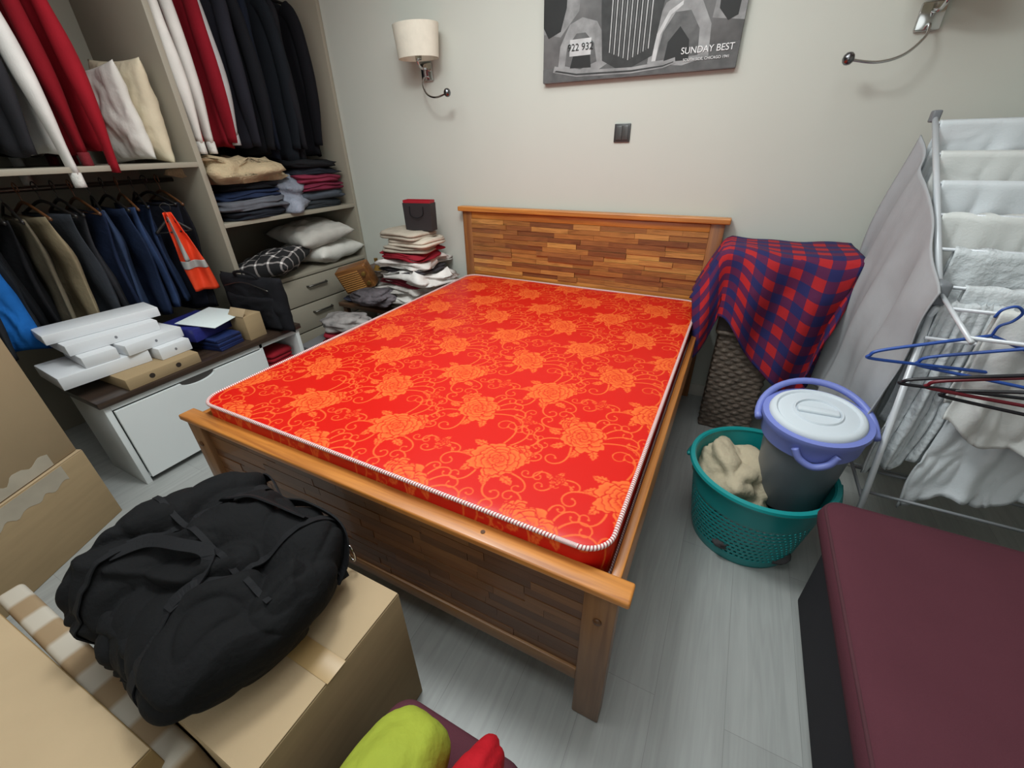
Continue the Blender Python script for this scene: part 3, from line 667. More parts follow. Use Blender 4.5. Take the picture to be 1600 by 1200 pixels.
# ------------------------------------------------------------ bedside pile
ns=Thing('bedside_table','small brown wooden bedside table under piled things','bedside table',(-.5,-.27,0))
NW=wood('nightstand_wood','#4a3222','#644630',0)
ns.w(box('top',(-.93,-.50,.40),(-.10,-.04,.43),NW,.004))
ns.w(box('shelf',(-.91,-.48,.12),(-.12,-.06,.14),NW,.003))
for a in((-.91,-.48),(-.15,-.48),(-.91,-.09),(-.15,-.09)): ns.w(box('leg',(a[0],a[1],0),(a[0]+.035,a[1]+.035,.40),NW,.003))
z=.43
stk=[('#8a8880','grey folded towel',.05,.40,.34,1),('#d8d4cf','white crumpled shirt with dark trim',.06,.50,.40,3),('#c9c4bf','off-white crumpled linen',.055,.48,.36,3),('#6f2430','maroon folded cloth',.035,.44,.33,2),('#dcd8d4','white crumpled shirt',.06,.46,.36,3),('#3f3c40','dark patterned folded cloth',.03,.38,.3,2),('#d2cdc8','pale crumpled shirt',.055,.42,.34,3),('#8c1f2c','red folded cloth',.05,.36,.3,2),('#a69c8e','beige folded towel with stripes',.04,.34,.28,1),('#c2b7a7','cream folded towel with stripes',.045,.34,.28,1),('#aca192','beige folded towel on top',.045,.33,.27,1)]
for i,(c,lab,h,sx_,sy_,ms) in enumerate(stk):
    o=folded('f',sx_,sy_,h*1.02,cloth('stk_'+c.strip('#'),c,.18),1 if ms==3 else 2,seed=i*3.3,wr=.013*ms,mess=ms)
    solo(o,'folded_cloth',lab,'folded clothes',(-.34+random.uniform(-.03,.03)+(.05 if i in(1,4) else 0),-.25+random.uniform(-.015,.015),z),(0,0,random.uniform(-14,14)),'clothes piled beside the bed');z+=h*.98
gb=Thing('gift_bag','small dark gift bag with red lining','bag',(-.27,-.23,z+.004),(0,0,8))
GBM=M('paper_black','#2e292b',.5,.08,6,.03,50);GR=M('paper_red','#a01828',.5,.05,6,0)
w_,d_,h_=.10,.035,.17
r0=[(-w_,-d_,0),(w_,-d_,0),(w_,d_,0),(-w_,d_,0)];r1=[(x*1.02,y*1.1,h_) for x,y,_ in r0]
V=r0+r1;F=[(3,2,1,0)]+[(i,(i+1)%4,4+(i+1)%4,4+i) for i in range(4)];o=mesh('body',V,F,GBM,smooth=False)
s=o.modifiers.new('s','SOLIDIFY');s.thickness=.002;gb.add(o)
gb.add(mesh('lining',[(x*.97,y*.9,z_+.002+(.015 if z_>.1 else 0)) for x,y,z_ in V],[f[::-1] for f in F],GR,smooth=False),'red paper lining')
gb.add(tube('handle',catmull([(-.05,-.042,.15),(-.045,-.046,.10),(0,-.048,.08),(.045,-.046,.10),(.05,-.042,.15)]),.0025,BKT,6))
RW=wood('radio_wood','#5b3417','#8a5a2c',0)
ra=Thing('radio','retro wooden table radio with slatted grille','radio',(-.74,-.40,.54),(14,-16,22))
ra.add(box('cabinet',(-.12,-.05,0),(.12,.05,.18),RW,.012,4))
ra.add(join('grille',[box('a',(-.105,-.056,.02+i*.0155),(.055,-.050,.029+i*.0155),M('radio_slat','#b07c44',.4,.1),.001) for i in range(9)]))
for dz in(.045,.12):
    k=lathe('knob',[(.0001,0),(.016,0),(.015,.012),(.0001,.013)],M('brass','#b08c4a',.3,.1,5,0,metal=.8),20);k.rotation_euler=(math.pi/2,0,0);k.location=(.088,-.05,dz);ra.add(k)
solo(folded('f',.34,.30,.05,cloth('stk_navy','#3a3c4a',.3),3,4,.02,2),'folded_cloth','dark folded cloth under the radio','folded clothes',(-.74,-.30,.431),(0,0,8))
solo(folded('f',.30,.28,.045,cloth('stk_cream','#bdb6aa',.2),2,9,.02,2),'folded_cloth','cream folded cloth under the radio','folded clothes',(-.74,-.31,.482),(0,0,-6))
WK=M('wicker_dark','#5e5147',.6,.35,40,.5,90)
def weave(name,hx_,hy_,z0,z1,mat,taper=.9,amp=.005,rows=24,n=96,rc=.04,grp=4):
    P=rr_path(hx_,hy_,rc,0,6);L=[0]
    for i in range(len(P)): L.append(L[-1]+(P[(i+1)%len(P)]-P[i]).length)
    T=L[-1];S=[];j=0
    for k in range(n):
        d=T*k/n
        while L[j+1]<d: j+=1
        t=(d-L[j])/(L[j+1]-L[j]);S.append(P[j].lerp(P[(j+1)%len(P)],t))
    rings=[]
    for r_ in range(rows*4+1):
        t=r_/(rows*4);s=taper+(1-taper)*t;R=[]
        band_=math.sin(math.pi*(r_%4)/4)
        for k,p in enumerate(S):
            ph=math.sin(2*math.pi*k/grp/2+math.pi*(r_//4))
            d=amp*(.9*ph*band_)+amp*.8*band_-amp*.6
            nrm=Vector((p.x/hx_**2,p.y/hy_**2,0)).normalized()
            q_=Vector((p.x*s,p.y*s,0))+nrm*d;R.append((q_.x,q_.y,z0+(z1-z0)*t))
        rings.append(R)
    inner=[[(x*.94,y*.94,z_) for x,y,z_ in rings[-1]],[(x*.92,y*.92,z0+.01) for x,y,_ in rings[0]]]
    return loft(name,rings+inner,mat)
tr=Thing('wicker_basket','small wicker basket with odds and ends beside the wardrobe','basket',(-.80,-.17,.482))
tr.add(weave('basket_body',.11,.10,0,.15,WK,.85,.004,9,64,.03))
bt=Thing('bottle','small amber glass bottle in the wicker basket','bottle',(-.80,-.17,.494))
bt.add(lathe('glass',[(.0001,0),(.028,0),(.03,.01),(.03,.12),(.012,.15),(.012,.185),(.0001,.185)],M('amber_glass','#8a6a32',.15,.05,5,0),24));bt.add(lathe('cap',[(.0001,.185),(.014,.185),(.014,.205),(.0001,.205)],M('brass','#b08c4a'),16))
solo(folded('f',.40,.34,.07,cloth('stk_red','#9c1d2a',.15),3,2),'folded_cloth','red folded blanket on the low shelf','folded clothes',(-.5,-.28,.141),(0,0,4))
bx=Thing('carton','low cardboard carton with white papers','box',(-.60,-.78,0),(0,0,6))
bx.add(box('body',(-.26,-.16,0),(.26,.16,.26),CB,.003));bx.add(box('lid',(-.265,-.165,.22),(.265,.165,.28),M('lid_grey','#77777a',.6,.05),.003))
def crumple(name,sx,sy,h,mat,seed=0,n=72,amp=.03):
    V=[];F=[];m_=44
    for j in range(m_+1):
        ph=-math.pi/2+math.pi*j/m_
        for i in range(n):
            th=2*math.pi*i/n;c=math.cos(ph);x,y,z=c*math.cos(th),c*math.sin(th),math.sin(ph)
            e=lambda v,p:math.copysign(abs(v)**p,v)
            d=1+(nz(x*1.6+seed,y*1.6,z*1.6)*.30-ridge(x*1.3+seed,y*1.3,z*1.3+seed)*.14-ridge(x*3+seed,y*3,z*3)*.06+.05)*(amp/.03)
            V.append((e(x,.8)*sx/2*d,e(y,.8)*sy/2*d,max(-h/2,z*h/2*d)))
    for j in range(m_):
        for i in range(n): F.append((j*n+i,j*n+(i+1)%n,(j+1)*n+(i+1)%n,(j+1)*n+i))
    return mesh(name,V,F,mat)
solo(folded('f',.36,.28,.06,cloth('stk_red2','#8f2230',.15),2,21,.03,2),'folded_cloth','dark red crumpled cloth on the carton','folded clothes',(-.56,-.74,.281),(0,0,-8))
solo(crumple('f',.30,.20,.12,cloth('stk_pat','#5a5458',.6,.95,.8),33),'crumpled_cloth','dark patterned crumpled cloth beside the radio','folded clothes',(-.54,-.50,.52),(0,0,12))
solo(crumple('f',.34,.24,.12,cloth('stk_white2','#8d8886',.5),27),'crumpled_cloth','grey patterned crumpled cloth on the carton','folded clothes',(-.62,-.72,.402),(0,0,12))
# ------------------------------------------------------------ checked blanket + wicker hamper
hp=Thing('wicker_hamper','grey-brown square wicker laundry hamper beside the headboard','basket',(1.80,-.21,0))
hp.add(weave('hamper_body',.132,.14,0,.58,WK,.98,.0055,26,136,.015))
hp.add(tube('rim',rr_path(.138,.148,.02,.58,6),.012,WK,8,closed=True))
st=Thing('storage_crate','dark crate covered by the checked blanket','crate',(1.88,-.22,.593))
DCR=M('crate_dark','#3a3230',.7,.1,6,.05,60)
st.add(box('body',(-.225,-.14,0),(.235,.175,.355),DCR,.004));st.add(box('lid',(-.24,-.155,.345),(.24,.18,.372),DCR,.004))
m,nt,b=base('shuka_check',.85);SHK=m
plaid(nt,b,1/.096,'#a8141c','#521040','#1c1c56',.5)
n2=nn(nt,'ShaderNodeTexNoise',Scale=250.);bp=nn(nt,'ShaderNodeBump',Strength=.15,Distance=.003);nt.links.new(n2.outputs[0],bp.inputs['Height']);nt.links.new(bp.outputs[0],b.inputs['Normal'])
BXL,BXR,BYF,BYB,BZ=1.625,2.135,-.395,-.03,.985
def blk(u,v):
    a=-.17+u*(.51+.17+.17)
    frontdrop=.31+.34*math.exp(-((u-.66)/.28)**2)+.03*math.sin(u*19)
    s=v*(.365+frontdrop)
    over=max(0,s-.365);z=BZ;y=BYB-min(s,.365)
    x=BXL+min(max(a,0),.51);side=0
    if a<0: side=-a;x=BXL-.015-.10*min(side,.17)/.17
    if a>.51: side=a-.51;x=BXR+.004
    sd=side*(1.35 if a<0 else 1.0)
    z-=sd
    if over>0:
        y-=.03*(1-math.exp(-over*14))+.028*math.sin(u*20+over*4)*min(1,over*6)+.016*nz(u*6,over*5)*min(1,over*8)
        z-=over
        x+=(.0-.10*(u-.5))*min(1,over*2)
        if side>0: x+=(.02 if a<0 else -.03)*min(1,over*5)
    else:
        z+=.010*nz(u*5,v*6)+.005*math.sin(u*9)
        if side>0: x+=(-1 if a<0 else .3)*.014*abs(math.sin(v*14))
    z-=.012*math.exp(-(abs(s-.365)/.03)**2)
    return (x,y,z+.006)
o=sheet('b',110,100,blk,SHK,.85,.98,.006);solo(o,'checked_blanket','red and navy checked blanket draped over a crate','blanket')
# ------------------------------------------------------------ teal basket
TL=M('plastic_teal','#128788',.35,.04,4,0)
tb=Thing('laundry_basket','teal perforated round plastic laundry basket','basket',(1.912,-1.09,0))
N_,RW_=132,36;V=[];F=[];TS=.91;TH_=.35
for j in range(RW_+1):
    t=j/RW_;r_=(.204+.059*t**.8)*TS
    for k in range(N_): a=2*math.pi*k/N_;V.append((r_*math.cos(a),r_*math.sin(a),TH_*t))
for j in range(RW_):
    for k in range(N_):
        if 5<=j<=23 and j%2==1 and (k+ (j//2)%2)%2==1: continue
        F.append((j*N_+k,j*N_+(k+1)%N_,(j+1)*N_+(k+1)%N_,(j+1)*N_+k))
F.append(tuple(range(N_))[::-1])
o=mesh('basket_body',V,F,TL);s=o.modifiers.new('s','SOLIDIFY');s.thickness=.004;tb.add(o,'perforated teal wall')
tb.add(lathe('rim',[(r*TS,z+.015) for r,z in [(.258,.325),(.277,.325),(.281,.332),(.278,.342),(.262,.345),(.256,.338),(.258,.325)]],TL,64,caps=False))
for a0 in (165,345):
    P=[(.258*math.cos(math.radians(a0+d)),.258*math.sin(math.radians(a0+d)),.34-.03*math.cos(math.radians(d*4.5))) for d in range(-20,21,4)]
    tb.add(tube('handle',P,.008,TL,8))
TWL=cloth('towel_beige','#b3a78f',.10,.95,.5)
solo(crumple('t',.26,.33,.27,TWL,5),'towel','beige crumpled towel inside the teal basket','towel',(1.83,-1.03,.215),(8,6,25))
solo(crumple('t',.32,.32,.14,cloth('laundry_dark','#4c4a4c',.3),9),'laundry_bundle','dark crumpled laundry at the bottom of the basket','laundry',(1.93,-1.11,.075),(0,0,0))
# bucket
BG=M('bucket_grey','#696f76',.4,.05,4,0);BP=M('bucket_violet','#737fc4',.45,.03,4,0);BW=M('bucket_lid_white','#c9d1d8',.6,.02,4,0,spec=.3)
bu=Thing('nappy_bucket','grey plastic bucket with violet rim and white lid','bucket',(2.035,-1.02,.205),(6,-2,0))
sc=lambda L:[(r*.93,z+.03) if z>.02 else (r*.93,z) for r,z in L]
bu.add(lathe('bucket_body',sc([(.0001,0),(.120,0),(.127,.01),(.150,.30),(.152,.34),(.146,.34),(.122,.012),(.0001,.012)]),BG,56))
bu.add(lathe('rim',sc([(.150,.275),(.164,.28),(.170,.335),(.178,.352),(.176,.366),(.155,.368),(.145,.34),(.150,.275)]),BP,56,caps=False),'violet plastic rim')
bu.add(lathe('lid',sc([(.0001,.381),(.070,.381),(.073,.388),(.078,.388),(.082,.382),(.118,.380),(.128,.378),(.134,.384),(.143,.384),(.152,.377),(.156,.368),(.153,.355),(.0001,.355)]),BW,56),'white matte lid with round recess')
o=box('lid_grip',(-.062,-.015,.406),(.062,.015,.422),BW,.007,3);bu.add(o)
P=[(.174*math.cos(math.radians(a)),.172*math.sin(math.radians(a)),.366+.062*max(0,math.sin(math.radians(a)))) for a in range(-10,191,8)]
bu.add(tube('handle',P,.012,BP,10,flat=1),'violet carry handle')
bu.add(tube('spout',catmull([(.06,-.150,.355),(.04,-.162,.322),(0,-.168,.305),(-.04,-.162,.322),(-.06,-.150,.355)]),.012,BP,8))
# ------------------------------------------------------------ maroon seat
MR=M('maroon_fabric','#573039',.9,.05,5,.25,500,spec=.12);DGF=M('dark_base_fabric','#2c2a2e',.9,.06,5,.2,400,spec=.2)
sf=Thing('daybed','low daybed with maroon seat cushion on dark base','sofa',(2.6,-2.0,0))
sf.w(box('base',(2.10,-2.75,.02),(3.12,-1.36,.36),DGF,.015,3),'dark grey fabric base')
def padded(name,x0,x1,y0,y1,z0,z1,mat,puff=.012,seed=0):
    rings=[];pth=rr_path((x1-x0)/2,(y1-y0)/2,.05,0,8);cx,cy=(x0+x1)/2,(y0+y1)/2
    H=z1-z0
    for t,ins in ((0,.02),(.06,.008),(.2,.0),(.5,-.006),(.8,.0),(.93,.010),(1,.03)):
        rings.append([(cx+p.x*(1-ins/abs((x1-x0)/2)),cy+p.y*(1-ins/abs((y1-y0)/2)),z0+H*t) for p in pth])
    for s in(.9,.75,.6,.4,.2,.03): rings.append([(cx+p.x*s*.96,cy+p.y*s*.96,z1+puff*(1-s**3)+.003*nz(p.x*s*5+seed,p.y*s*5)) for p in pth])
    return loft(name,rings,mat)
sf.w(padded('seat_cushion',2.06,3.14,-2.78,-1.30,.355,.452,MR),'maroon fabric seat cushion')
PMR=M('maroon_piping','#4a252d',.9)
sf.w(tube('piping',[p+Vector((2.6,-2.04,.437)) for p in rr_path(.535,.735,.05,0,8)],.005,PMR,8,closed=True))
for a in((2.14,-2.7),(3.05,-2.7),(2.14,-1.42),(3.05,-1.42)): sf.w(lathe('foot',[(.0001,0),(.025,0),(.03,.022),(.0001,.022)],HB,16,(a[0],a[1],0)))
s2=Thing('footstool','maroon fabric footstool close to the bed','stool',(1.32,-2.66,0))
s2.w(box('base',(1.19,-2.95,.02),(1.46,-2.36,.30),DGF,.012,3));s2.w(padded('seat_cushion',1.175,1.495,-2.98,-2.305,.30,.37,MR))
LG=cloth('velour_lime','#929c36',.10,.8,.3);RD=cloth('velour_red','#a8131f',.1,.8,.3)
solo(crumple('p',.175,.38,.20,LG,3,amp=.007),'cushion','lime green velour cushion on the footstool','cushion',(1.300,-2.535,.475),(0,0,-4))
solo(crumple('p',.10,.36,.20,RD,8,amp=.008),'cushion','red velour cushion beside the green one','cushion',(1.432,-2.510,.475),(0,0,-2))
# ------------------------------------------------------------ drying rack
RKM=M('rack_white','#c6cacf',.35,.03,4,0,metal=.1);RJ=M('rack_joint_grey','#74787d',.45,.05,4,0)
RKG=M('rack_grey','#7d8084',.4,.05,4,0)
X0,X1=2.22,2.82
rk=Thing('drying_rack','white folding laundry drying rack with raised wing','drying rack',(2.52,-.8,0))
JY,JZ=-.93,1.03;TY,TZ=-.20,1.50
for x in (X0,X1):
    rk.w(tube('wing_side',[(x,JY,JZ),(x,TY,TZ)],.0095,RKM,12))
    rk.w(tube('front_leg',[(x,-1.24,.012),(x,JY,JZ)],.0095,RKM,12))
    rk.w(tube('rear_leg',[(x,-.42,.012),(x,-.97,JZ-.04)],.009,RKM,12))
    rk.w(tube('front_wing_side',[(x,JY,JZ),(x,-1.24,.985)],.006,RKM,12))
    rk.w(tube('lower_side',[(x,-1.13,.35),(x,-.60,.35)],.006,RKG,8))
    rk.w(box('joint',(x-.018,JY-.035,JZ-.04),(x+.018,JY+.03,JZ+.03),RJ,.010,3),'grey plastic joint')
    rk.w(box('end_cap',(x-.014,TY-.02,TZ-.02),(x+.014,TY+.02,TZ+.02),RJ,.006,3))
bars=[(JY+(TY-JY)*t,JZ+(TZ-JZ)*t) for t in(.02,.2,.38,.56,.74,.95)]
for (y,z) in bars+[(-1.22,.99),(-1.05,1.012),(-1.24,.03),(-.42,.03),(-.94,.35),(-.70,.35),(-1.08,.35),(-.99,.9),(-.68,.97)]:
    rk.w(tube('bar',[(X0,y,z),(X1,y,z)],.0055,RKM if z>.5 else RKG,8))
WT=M('laundry_white','#d7dce0',.9,.03,6,.12,150,spec=.2);WT2=M('laundry_offwhite','#d8dad8',.9,.03,6,.12,150,spec=.2);WT3=cloth('terry_white','#ced3d6',.05,.95,.7)
def drape(name,label,x0,x1,y,z,front_,back,mat,seed=0,cat='towel',fold=.012,hemvar=.0,slant=0,crump=.0):
    def f(u,v):
        T=front_+back+hemvar*math.sin(u*5+seed)+hemvar*.6*math.sin(u*13+seed)
        s=v*T-back;x=x0+(x1-x0)*u
        r_=.009
        k=min(1,abs(s)*5)
        wob=(fold*math.sin(u*15+seed+v*1.5)+fold*.8*nz(u*5+seed,v*2.5,seed)+fold*.5*math.sin(u*33+seed*2)+crump*ridge(u*4+seed,v*5,seed))*k
        if s<-r_: yy=y+r_+abs(wob)*.7;zz=z-(-s-r_)
        elif s>r_: yy=y-r_-abs(wob)*1.2-.02*k*abs(s);zz=z-(s-r_)
        else:
            a=(s/r_)*math.pi/2;yy=y-r_*math.sin(a);zz=z+r_*math.cos(a)
        return (x+slant*max(0,s)+.012*nz(v*4,seed,u)*k,yy,zz+.012*math.sin(u*5+seed)*abs(s))
    o=sheet(name,80,60,f,mat,1,1,.005);solo(o,name,label,cat,group='laundry on the drying rack')
drape('towel','small white towel over the top rack bar',X0+.012,X1-.02,bars[5][0],bars[5][1],.26,.3,WT,1,fold=.012,crump=.01)
drape('towel','white hand towel over a rack bar',X0+.012,X1-.03,bars[4][0],bars[4][1],.32,.3,WT2,2,fold=.014,crump=.01)
drape('towel','white ribbed towel over a rack bar',X0+.012,X1-.02,bars[3][0],bars[3][1],.38,.35,WT,3,fold=.014,crump=.01)
drape('towel','white towel over the middle rack bar',X0+.012,X1-.02,bars[2][0],bars[2][1],.64,.4,WT2,4,fold=.014,hemvar=.05,crump=.01)
drape('bath_towel','large white terry bath towel hanging low',X0+.04,X1-.02,bars[1][0],bars[1][1],.66,.50,WT3,5,fold=.010,hemvar=.03)
drape('shirt','white shirt hanging from the rack bar',X0+.01,X1-.04,-.68,.97,.58,.3,WT2,6,'shirt',.014,.06,crump=.008)
drape('bath_towel','white terry cloth over the joint-level bar',X0+.06,X1-.02,bars[0][0],bars[0][1]+.002,.42,.40,WT3,17,fold=.010,hemvar=.02)
drape('bath_towel','long white terry cloth hanging from the lower bar',X0+.01,X0+.17,bars[0][0]-.03,bars[0][1]-.04,.60,.45,WT3,7,fold=.014,hemvar=.04,crump=.01)
drape('shirt','crumpled white shirt hanging from the lower bar',X0+.14,X1-.05,-.99,.9,.56,.4,WT,8,'shirt',.012,.05,crump=.012)
drape('shirt','white undershirt hanging over the front bar',X0+.10,X1-.10,-1.05,1.014,.40,.30,WT2,11,'shirt',.012,.04,crump=.010)
SG=cloth('sheet_lilac_grey','#9fa1a4',.04,.85,.1)
def shf(u,v):
    y=-.22-.78*u; zt_=1.44-.39*u-.02*math.sin(u*9); zb=.36+.14*u+.02*math.sin(u*14)
    z=zt_-(zt_-zb)*v
    x=2.195-.03*math.sin(math.pi*v)*(1-u)-.06*v*(1-u)-.02*v+.020*math.sin(u*21+v*1.2)*(.3+.7*v)+.022*nz(u*4,v*3)+.008*math.sin(u*47+v)*v
    y+= .05*v*(1-u)
    return (x,y,z)
o=sheet('s',90,60,shf,SG,1,1,.004);solo(o,'bed_sheet','pale grey sheet hanging over the end of the drying rack','sheet')
def coat_hanger(loc,rot,mat,label,w=.2):
    hook=catmull([(-.022,0,.055),(-.018,0,.078),(.004,0,.090),(.024,0,.074),(.018,0,.048),(0,0,.03),(0,0,.0)],5)
    a=tube('a',hook,.0035,mat,8)
    b_=tube('a',catmull([(0,0,0),(w*.5,0,-.045),(w*.92,0,-.085),(w,0,-.105),(w*.93,0,-.118),(0,0,-.118),(-w*.93,0,-.118),(-w,0,-.105),(-w*.92,0,-.085),(-w*.5,0,-.045),(0,0,0)],6),.0048,mat,8)
    o=join('h',[a,b_]);o.data.shade_smooth();return solo(o,'coat_hanger',label,'hanger',loc,rot,'empty hangers on the drying rack')
PB=M('plastic_blue','#2a4f9e',.35,.04,4,0);PK=M('plastic_black','#1c1c22',.35,.04,4,0)
coat_hanger((2.31,-1.10,.965),(12,0,6),PB,'blue plastic coat hanger hooked on the rack',.23)
coat_hanger((2.41,-1.245,.935),(20,0,-4),M('plastic_wine','#6e1c28',.35,.04,4,0),'dark red plastic coat hanger hooked on the rack',.21)
coat_hanger((2.37,-1.235,.925),(34,0,8),PK,'black plastic coat hanger hooked on the rack',.22)
coat_hanger((2.40,-1.12,.955),(6,0,-12),PB,'second blue coat hanger hooked behind the first',.20)
coat_hanger((2.44,-1.255,.90),(28,0,-10),PK,'second black coat hanger on the front bar',.20)
# ------------------------------------------------------------ cardboard box with duffel
TAPE=M('tape_brown','#a08254',.4,.06,6,0)
b1=Thing('moving_box','large closed cardboard moving box','box',(.78,-2.375,0))
b1.w(box('carton',(.46,-2.575,0),(1.08,-2.175,.476),CB,.004))
b1.w(box('top_flap',(.462,-2.573,.476),(1.078,-2.378,.480),CB2,.001));b1.w(box('top_flap',(.462,-2.372,.476),(1.078,-2.177,.480),CB2,.001))
b1.w(box('tape',(.455,-2.40,.4802),(1.083,-2.35,.4812),TAPE,.0003),'brown packing tape')
du=Thing('duffel_bag','large black duffel bag lying on a cardboard box','bag',(.745,-2.375,.484),(0,0,-4))
rings=[];DN=170;NS=140
for i in range(NS+1):
    t=i/NS;x=-.275+.55*t
    e=min(t,1-t)*2;s=(1-(1-min(1,e*2.2))**2.1)**.5 if e>0 else .02
    s=max(s,.03);hy=.195*s;hz=.118*s*(1+.14*math.sin(t*5+1));cz=.110
    R=[]
    for k in range(DN):
        a=2*math.pi*k/DN;ca,sa=math.cos(a),math.sin(a);ex=.82
        y=math.copysign(abs(ca)**ex,ca)*hy;z=math.copysign(abs(sa)**ex,sa)*hz
        d=.040*nz(x*5,y*6,z*6)-.036*ridge(x*3.5+3,y*4,z*4)-.028*ridge(x*8,y*3.5+7,z*5)+.014*ridge(x*3,y*9,z*9+2)-.012*ridge(x*14,y*11,z*11)+.014
        f=1+d/max(.05,math.hypot(y,z))*s
        R.append((x+.04*nz(y*5,z*5,3)+.04*nz(x*4,y*6,z*6),y*f,max(.004,cz+z*f)))
    rings.append(R)
DB=M('duffel_black','#0a0a0c',.85,.15,8,.3,60,spec=.22)
du.add(loft('bag_body',rings,DB))
def onbag(x,a,off=.006):
    t=(x+.275)/.55;i=max(0,min(NS,int(round(t*NS))));k=int(round(a/360*DN))%DN
    p=Vector(rings[i][k]);c=Vector((p.x,0,.11));n_=(p-c).normalized();return p+n_*off,n_
def bagribbon(nm,pts,w,th=.003,sub=3):
    A=[onbag(*p) for p in pts];P=catmull([a[0] for a in A],sub);N=catmull([a[1] for a in A],sub)
    return ribbon(nm,P,N,w,th,BKT)
for x in(-.11,.11): du.add(bagribbon('strap',[(x+.015*math.sin(a*.05),a,.0025) for a in range(-40,226,6)],.026))
du.add(bagribbon('carry_handle',[(-.11,60,.004),(-.08,66,.012),(-.04,60,.014),(.02,52,.012),(.07,50,.012),(.11,46,.006)],.026,.004,6))
du.add(bagribbon('carry_handle',[(-.11,120,.004),(-.09,104,.010),(-.03,96,.012),(.04,92,.014),(.09,104,.012),(.11,122,.004)],.026,.004,6))
du.add(bagribbon('zip',[(x/100,88,.002) for x in range(-22,23,4)],.012))
du.add(bagribbon('shoulder_strap',[(.20,-30,.008),(.19,-5,.012),(.15,20,.012),(.06,30,.010),(-.04,15,.008),(-.14,20,.010),(-.21,0,.008)],.028,.004,6))
du.add(bagribbon('shoulder_strap',[(.13,-70,.012),(.14,-50,.03),(.17,-35,.03),(.20,-20,.02)],.024,.004,6))
c=onbag(.15,-22,.024)[0]
P=[c+Vector((.012*math.cos(a),-.004,.028*math.sin(a))) for a in [2*math.pi*k/20 for k in range(20)]]
du.add(tube('carabiner',P,.003,CH,8,closed=True),'steel carabiner')
o=pillow('side_pocket',.24,.13,.06,DB,24,.02,9);o.rotation_euler=(math.radians(80),0,0);o.location=(.0,-.180,.09);du.add(o)
o=box('end_tab',(-.33,-.06,.06),(-.26,.02,.07),BKT,.004);o.rotation_euler=(0,math.radians(12),0);du.add(o)
# ------------------------------------------------------------ left cartons
def carton(name,label,loc,rot,s,mat,tape=True):
    T=Thing('moving_box',label,'box',loc,(0,0,rot))
    T.add(box('carton',(-s[0]/2,-s[1]/2,0),(s[0]/2,s[1]/2,s[2]),mat,.004))
    T.add(box('top_flap',(-s[0]/2+.002,-s[1]/2+.002,s[2]),(s[0]/2-.002,-.003,s[2]+.004),CB2,.001));T.add(box('top_flap',(-s[0]/2+.002,.003,s[2]),(s[0]/2-.002,s[1]/2-.002,s[2]+.004),CB2,.001))
    if tape: T.add(box('tape',(-s[0]/2-.002,-.025,s[2]+.004),(s[0]/2+.002,.025,s[2]+.005),TAPE,.0003))
    return T
ang=math.degrees(math.atan2(-.894,.447))
dv=Vector((.447,-.894,0));nv=Vector((-.894,-.447,0))
A=Vector((-.63,-2.20,0));c=A+dv*.30+nv*.22
LBL=M('label_pale','#ada392',.45,.10,10,0)
def soft_patch(T,y,z0,z1,wav):
    n=28;P=[(-.20+.30*i/n,z0 if wav>0 else z0+.010*math.sin(i*.9)+.012*nz(i*.35,2)) for i in range(n+1)]
    Q=[(-.20+.30*i/n,(z1+.010*math.sin(i*.7)+.014*nz(i*.3,6)) if wav>0 else z1) for i in range(n+1)]
    V=[(x,y,z) for x,z in P]+[(x,y,z) for x,z in Q]+[(x,y+.0008,z) for x,z in P]+[(x,y+.0008,z) for x,z in Q];m_=n+1;F=[]
    for i in range(n):
        F.append((2*m_+i,2*m_+i+1,3*m_+i+1,3*m_+i));F.append((i,m_+i,m_+i+1,i+1));F.append((m_+i,3*m_+i,3*m_+i+1,m_+i+1));F.append((i,i+1,2*m_+i+1,2*m_+i))
    T.add(mesh('packing_tape',V,F,LBL,smooth=False),'wide pale packing tape patch')
T=carton('m','plain brown cardboard moving box at the bottom of a stack',c,ang,(.60,.44,.355),CB)
soft_patch(T,.2202,.285,.352,-1)
c2=A+dv*.31+nv*.24
T=carton('m','tall brown cardboard moving box stacked on another',(c2.x,c2.y,.361),ang+1,(.60,.46,.52),M('cardboard_b','#988468',.9,.05,5,.05,120,spec=.15))
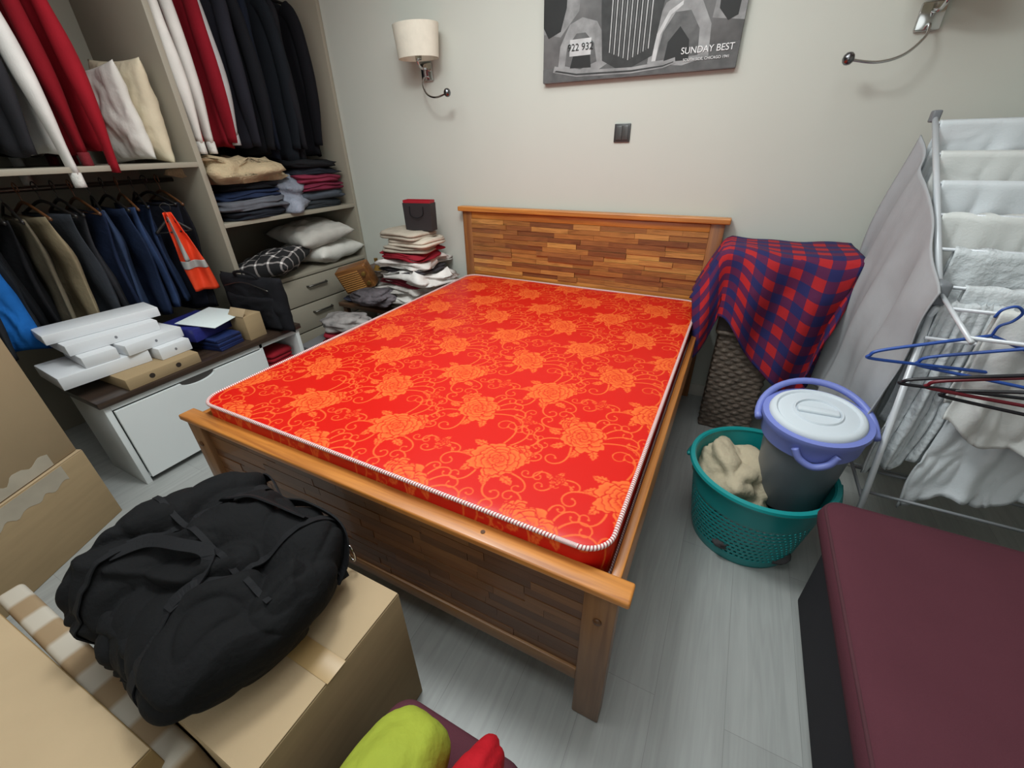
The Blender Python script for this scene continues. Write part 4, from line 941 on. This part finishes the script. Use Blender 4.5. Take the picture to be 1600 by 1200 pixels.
soft_patch(T,.2302,.004,.055,1)
T=carton('m','open cardboard box standing close by',(.44,-2.887,0),2,(.92,.50,.50),M('cardboard_c','#9a8059',.9,.05,5,.05,120,spec=.15))
m,nt,b=base('rug_striped',.8)
tc=nn(nt,'ShaderNodeTexCoord');wv=nn(nt,'ShaderNodeTexWave',Scale=2.2);wv.bands_direction='X';wv.inputs['Distortion'].default_value=1.0;nt.links.new(tc.outputs['Object'],wv.inputs[0])
r=nn(nt,'ShaderNodeValToRGB');r.color_ramp.elements[0].position=.35;r.color_ramp.elements[0].color=hx('#927b5e');r.color_ramp.elements[1].position=.65;r.color_ramp.elements[1].color=hx('#b5ada0');nt.links.new(wv.outputs[0],r.inputs[0]);nt.links.new(r.outputs[0],b.inputs['Base Color'])
o=box('s',(-.40,-.027,0),(.40,.027,.445),m,.012,4);solo(o,'striped_blanket','white and brown striped folded blanket between the boxes','blanket',(.52,-2.607,0),(0,0,.3))
# ------------------------------------------------------------ lights
def area(loc,size,power,col=(1,1,1),rot=(0,0,0),shape='DISK'):
    l=bpy.data.lights.new('area','AREA');l.shape=shape;l.size=size;l.energy=power;l.color=col
    o=bpy.data.objects.new('room_or_fill_light',l);COL.objects.link(o);o.location=loc;o.rotation_euler=rot;return o
area((.75,-1.6,2.70),.45,26,(.94,1,.99))
area((.8,-1.7,2.69),2.2,47,(.92,1,1),shape='SQUARE')  # broad overhead fill added to soften and brighten the closed room
area((1.3,-3.95,1.7),1.8,10,(.92,.99,1),(math.pi/2,0,0))  # added fill by the front wall, no lamp stands there
lf=Thing('ceiling_lamp','round white flush ceiling lamp','ceiling lamp',(.75,-1.6,2.715))
lf.add(lathe('lamp_body',[(.0001,0),(.27,0),(.28,.01),(.28,.034),(.0001,.034)],M('lamp_white','#eeeeee',.5,.01),48))
w=bpy.data.worlds.new('world');SC.world=w;w.use_nodes=True;w.node_tree.nodes['Background'].inputs[0].default_value=(.85,.9,1,1);w.node_tree.nodes['Background'].inputs[1].default_value=.3
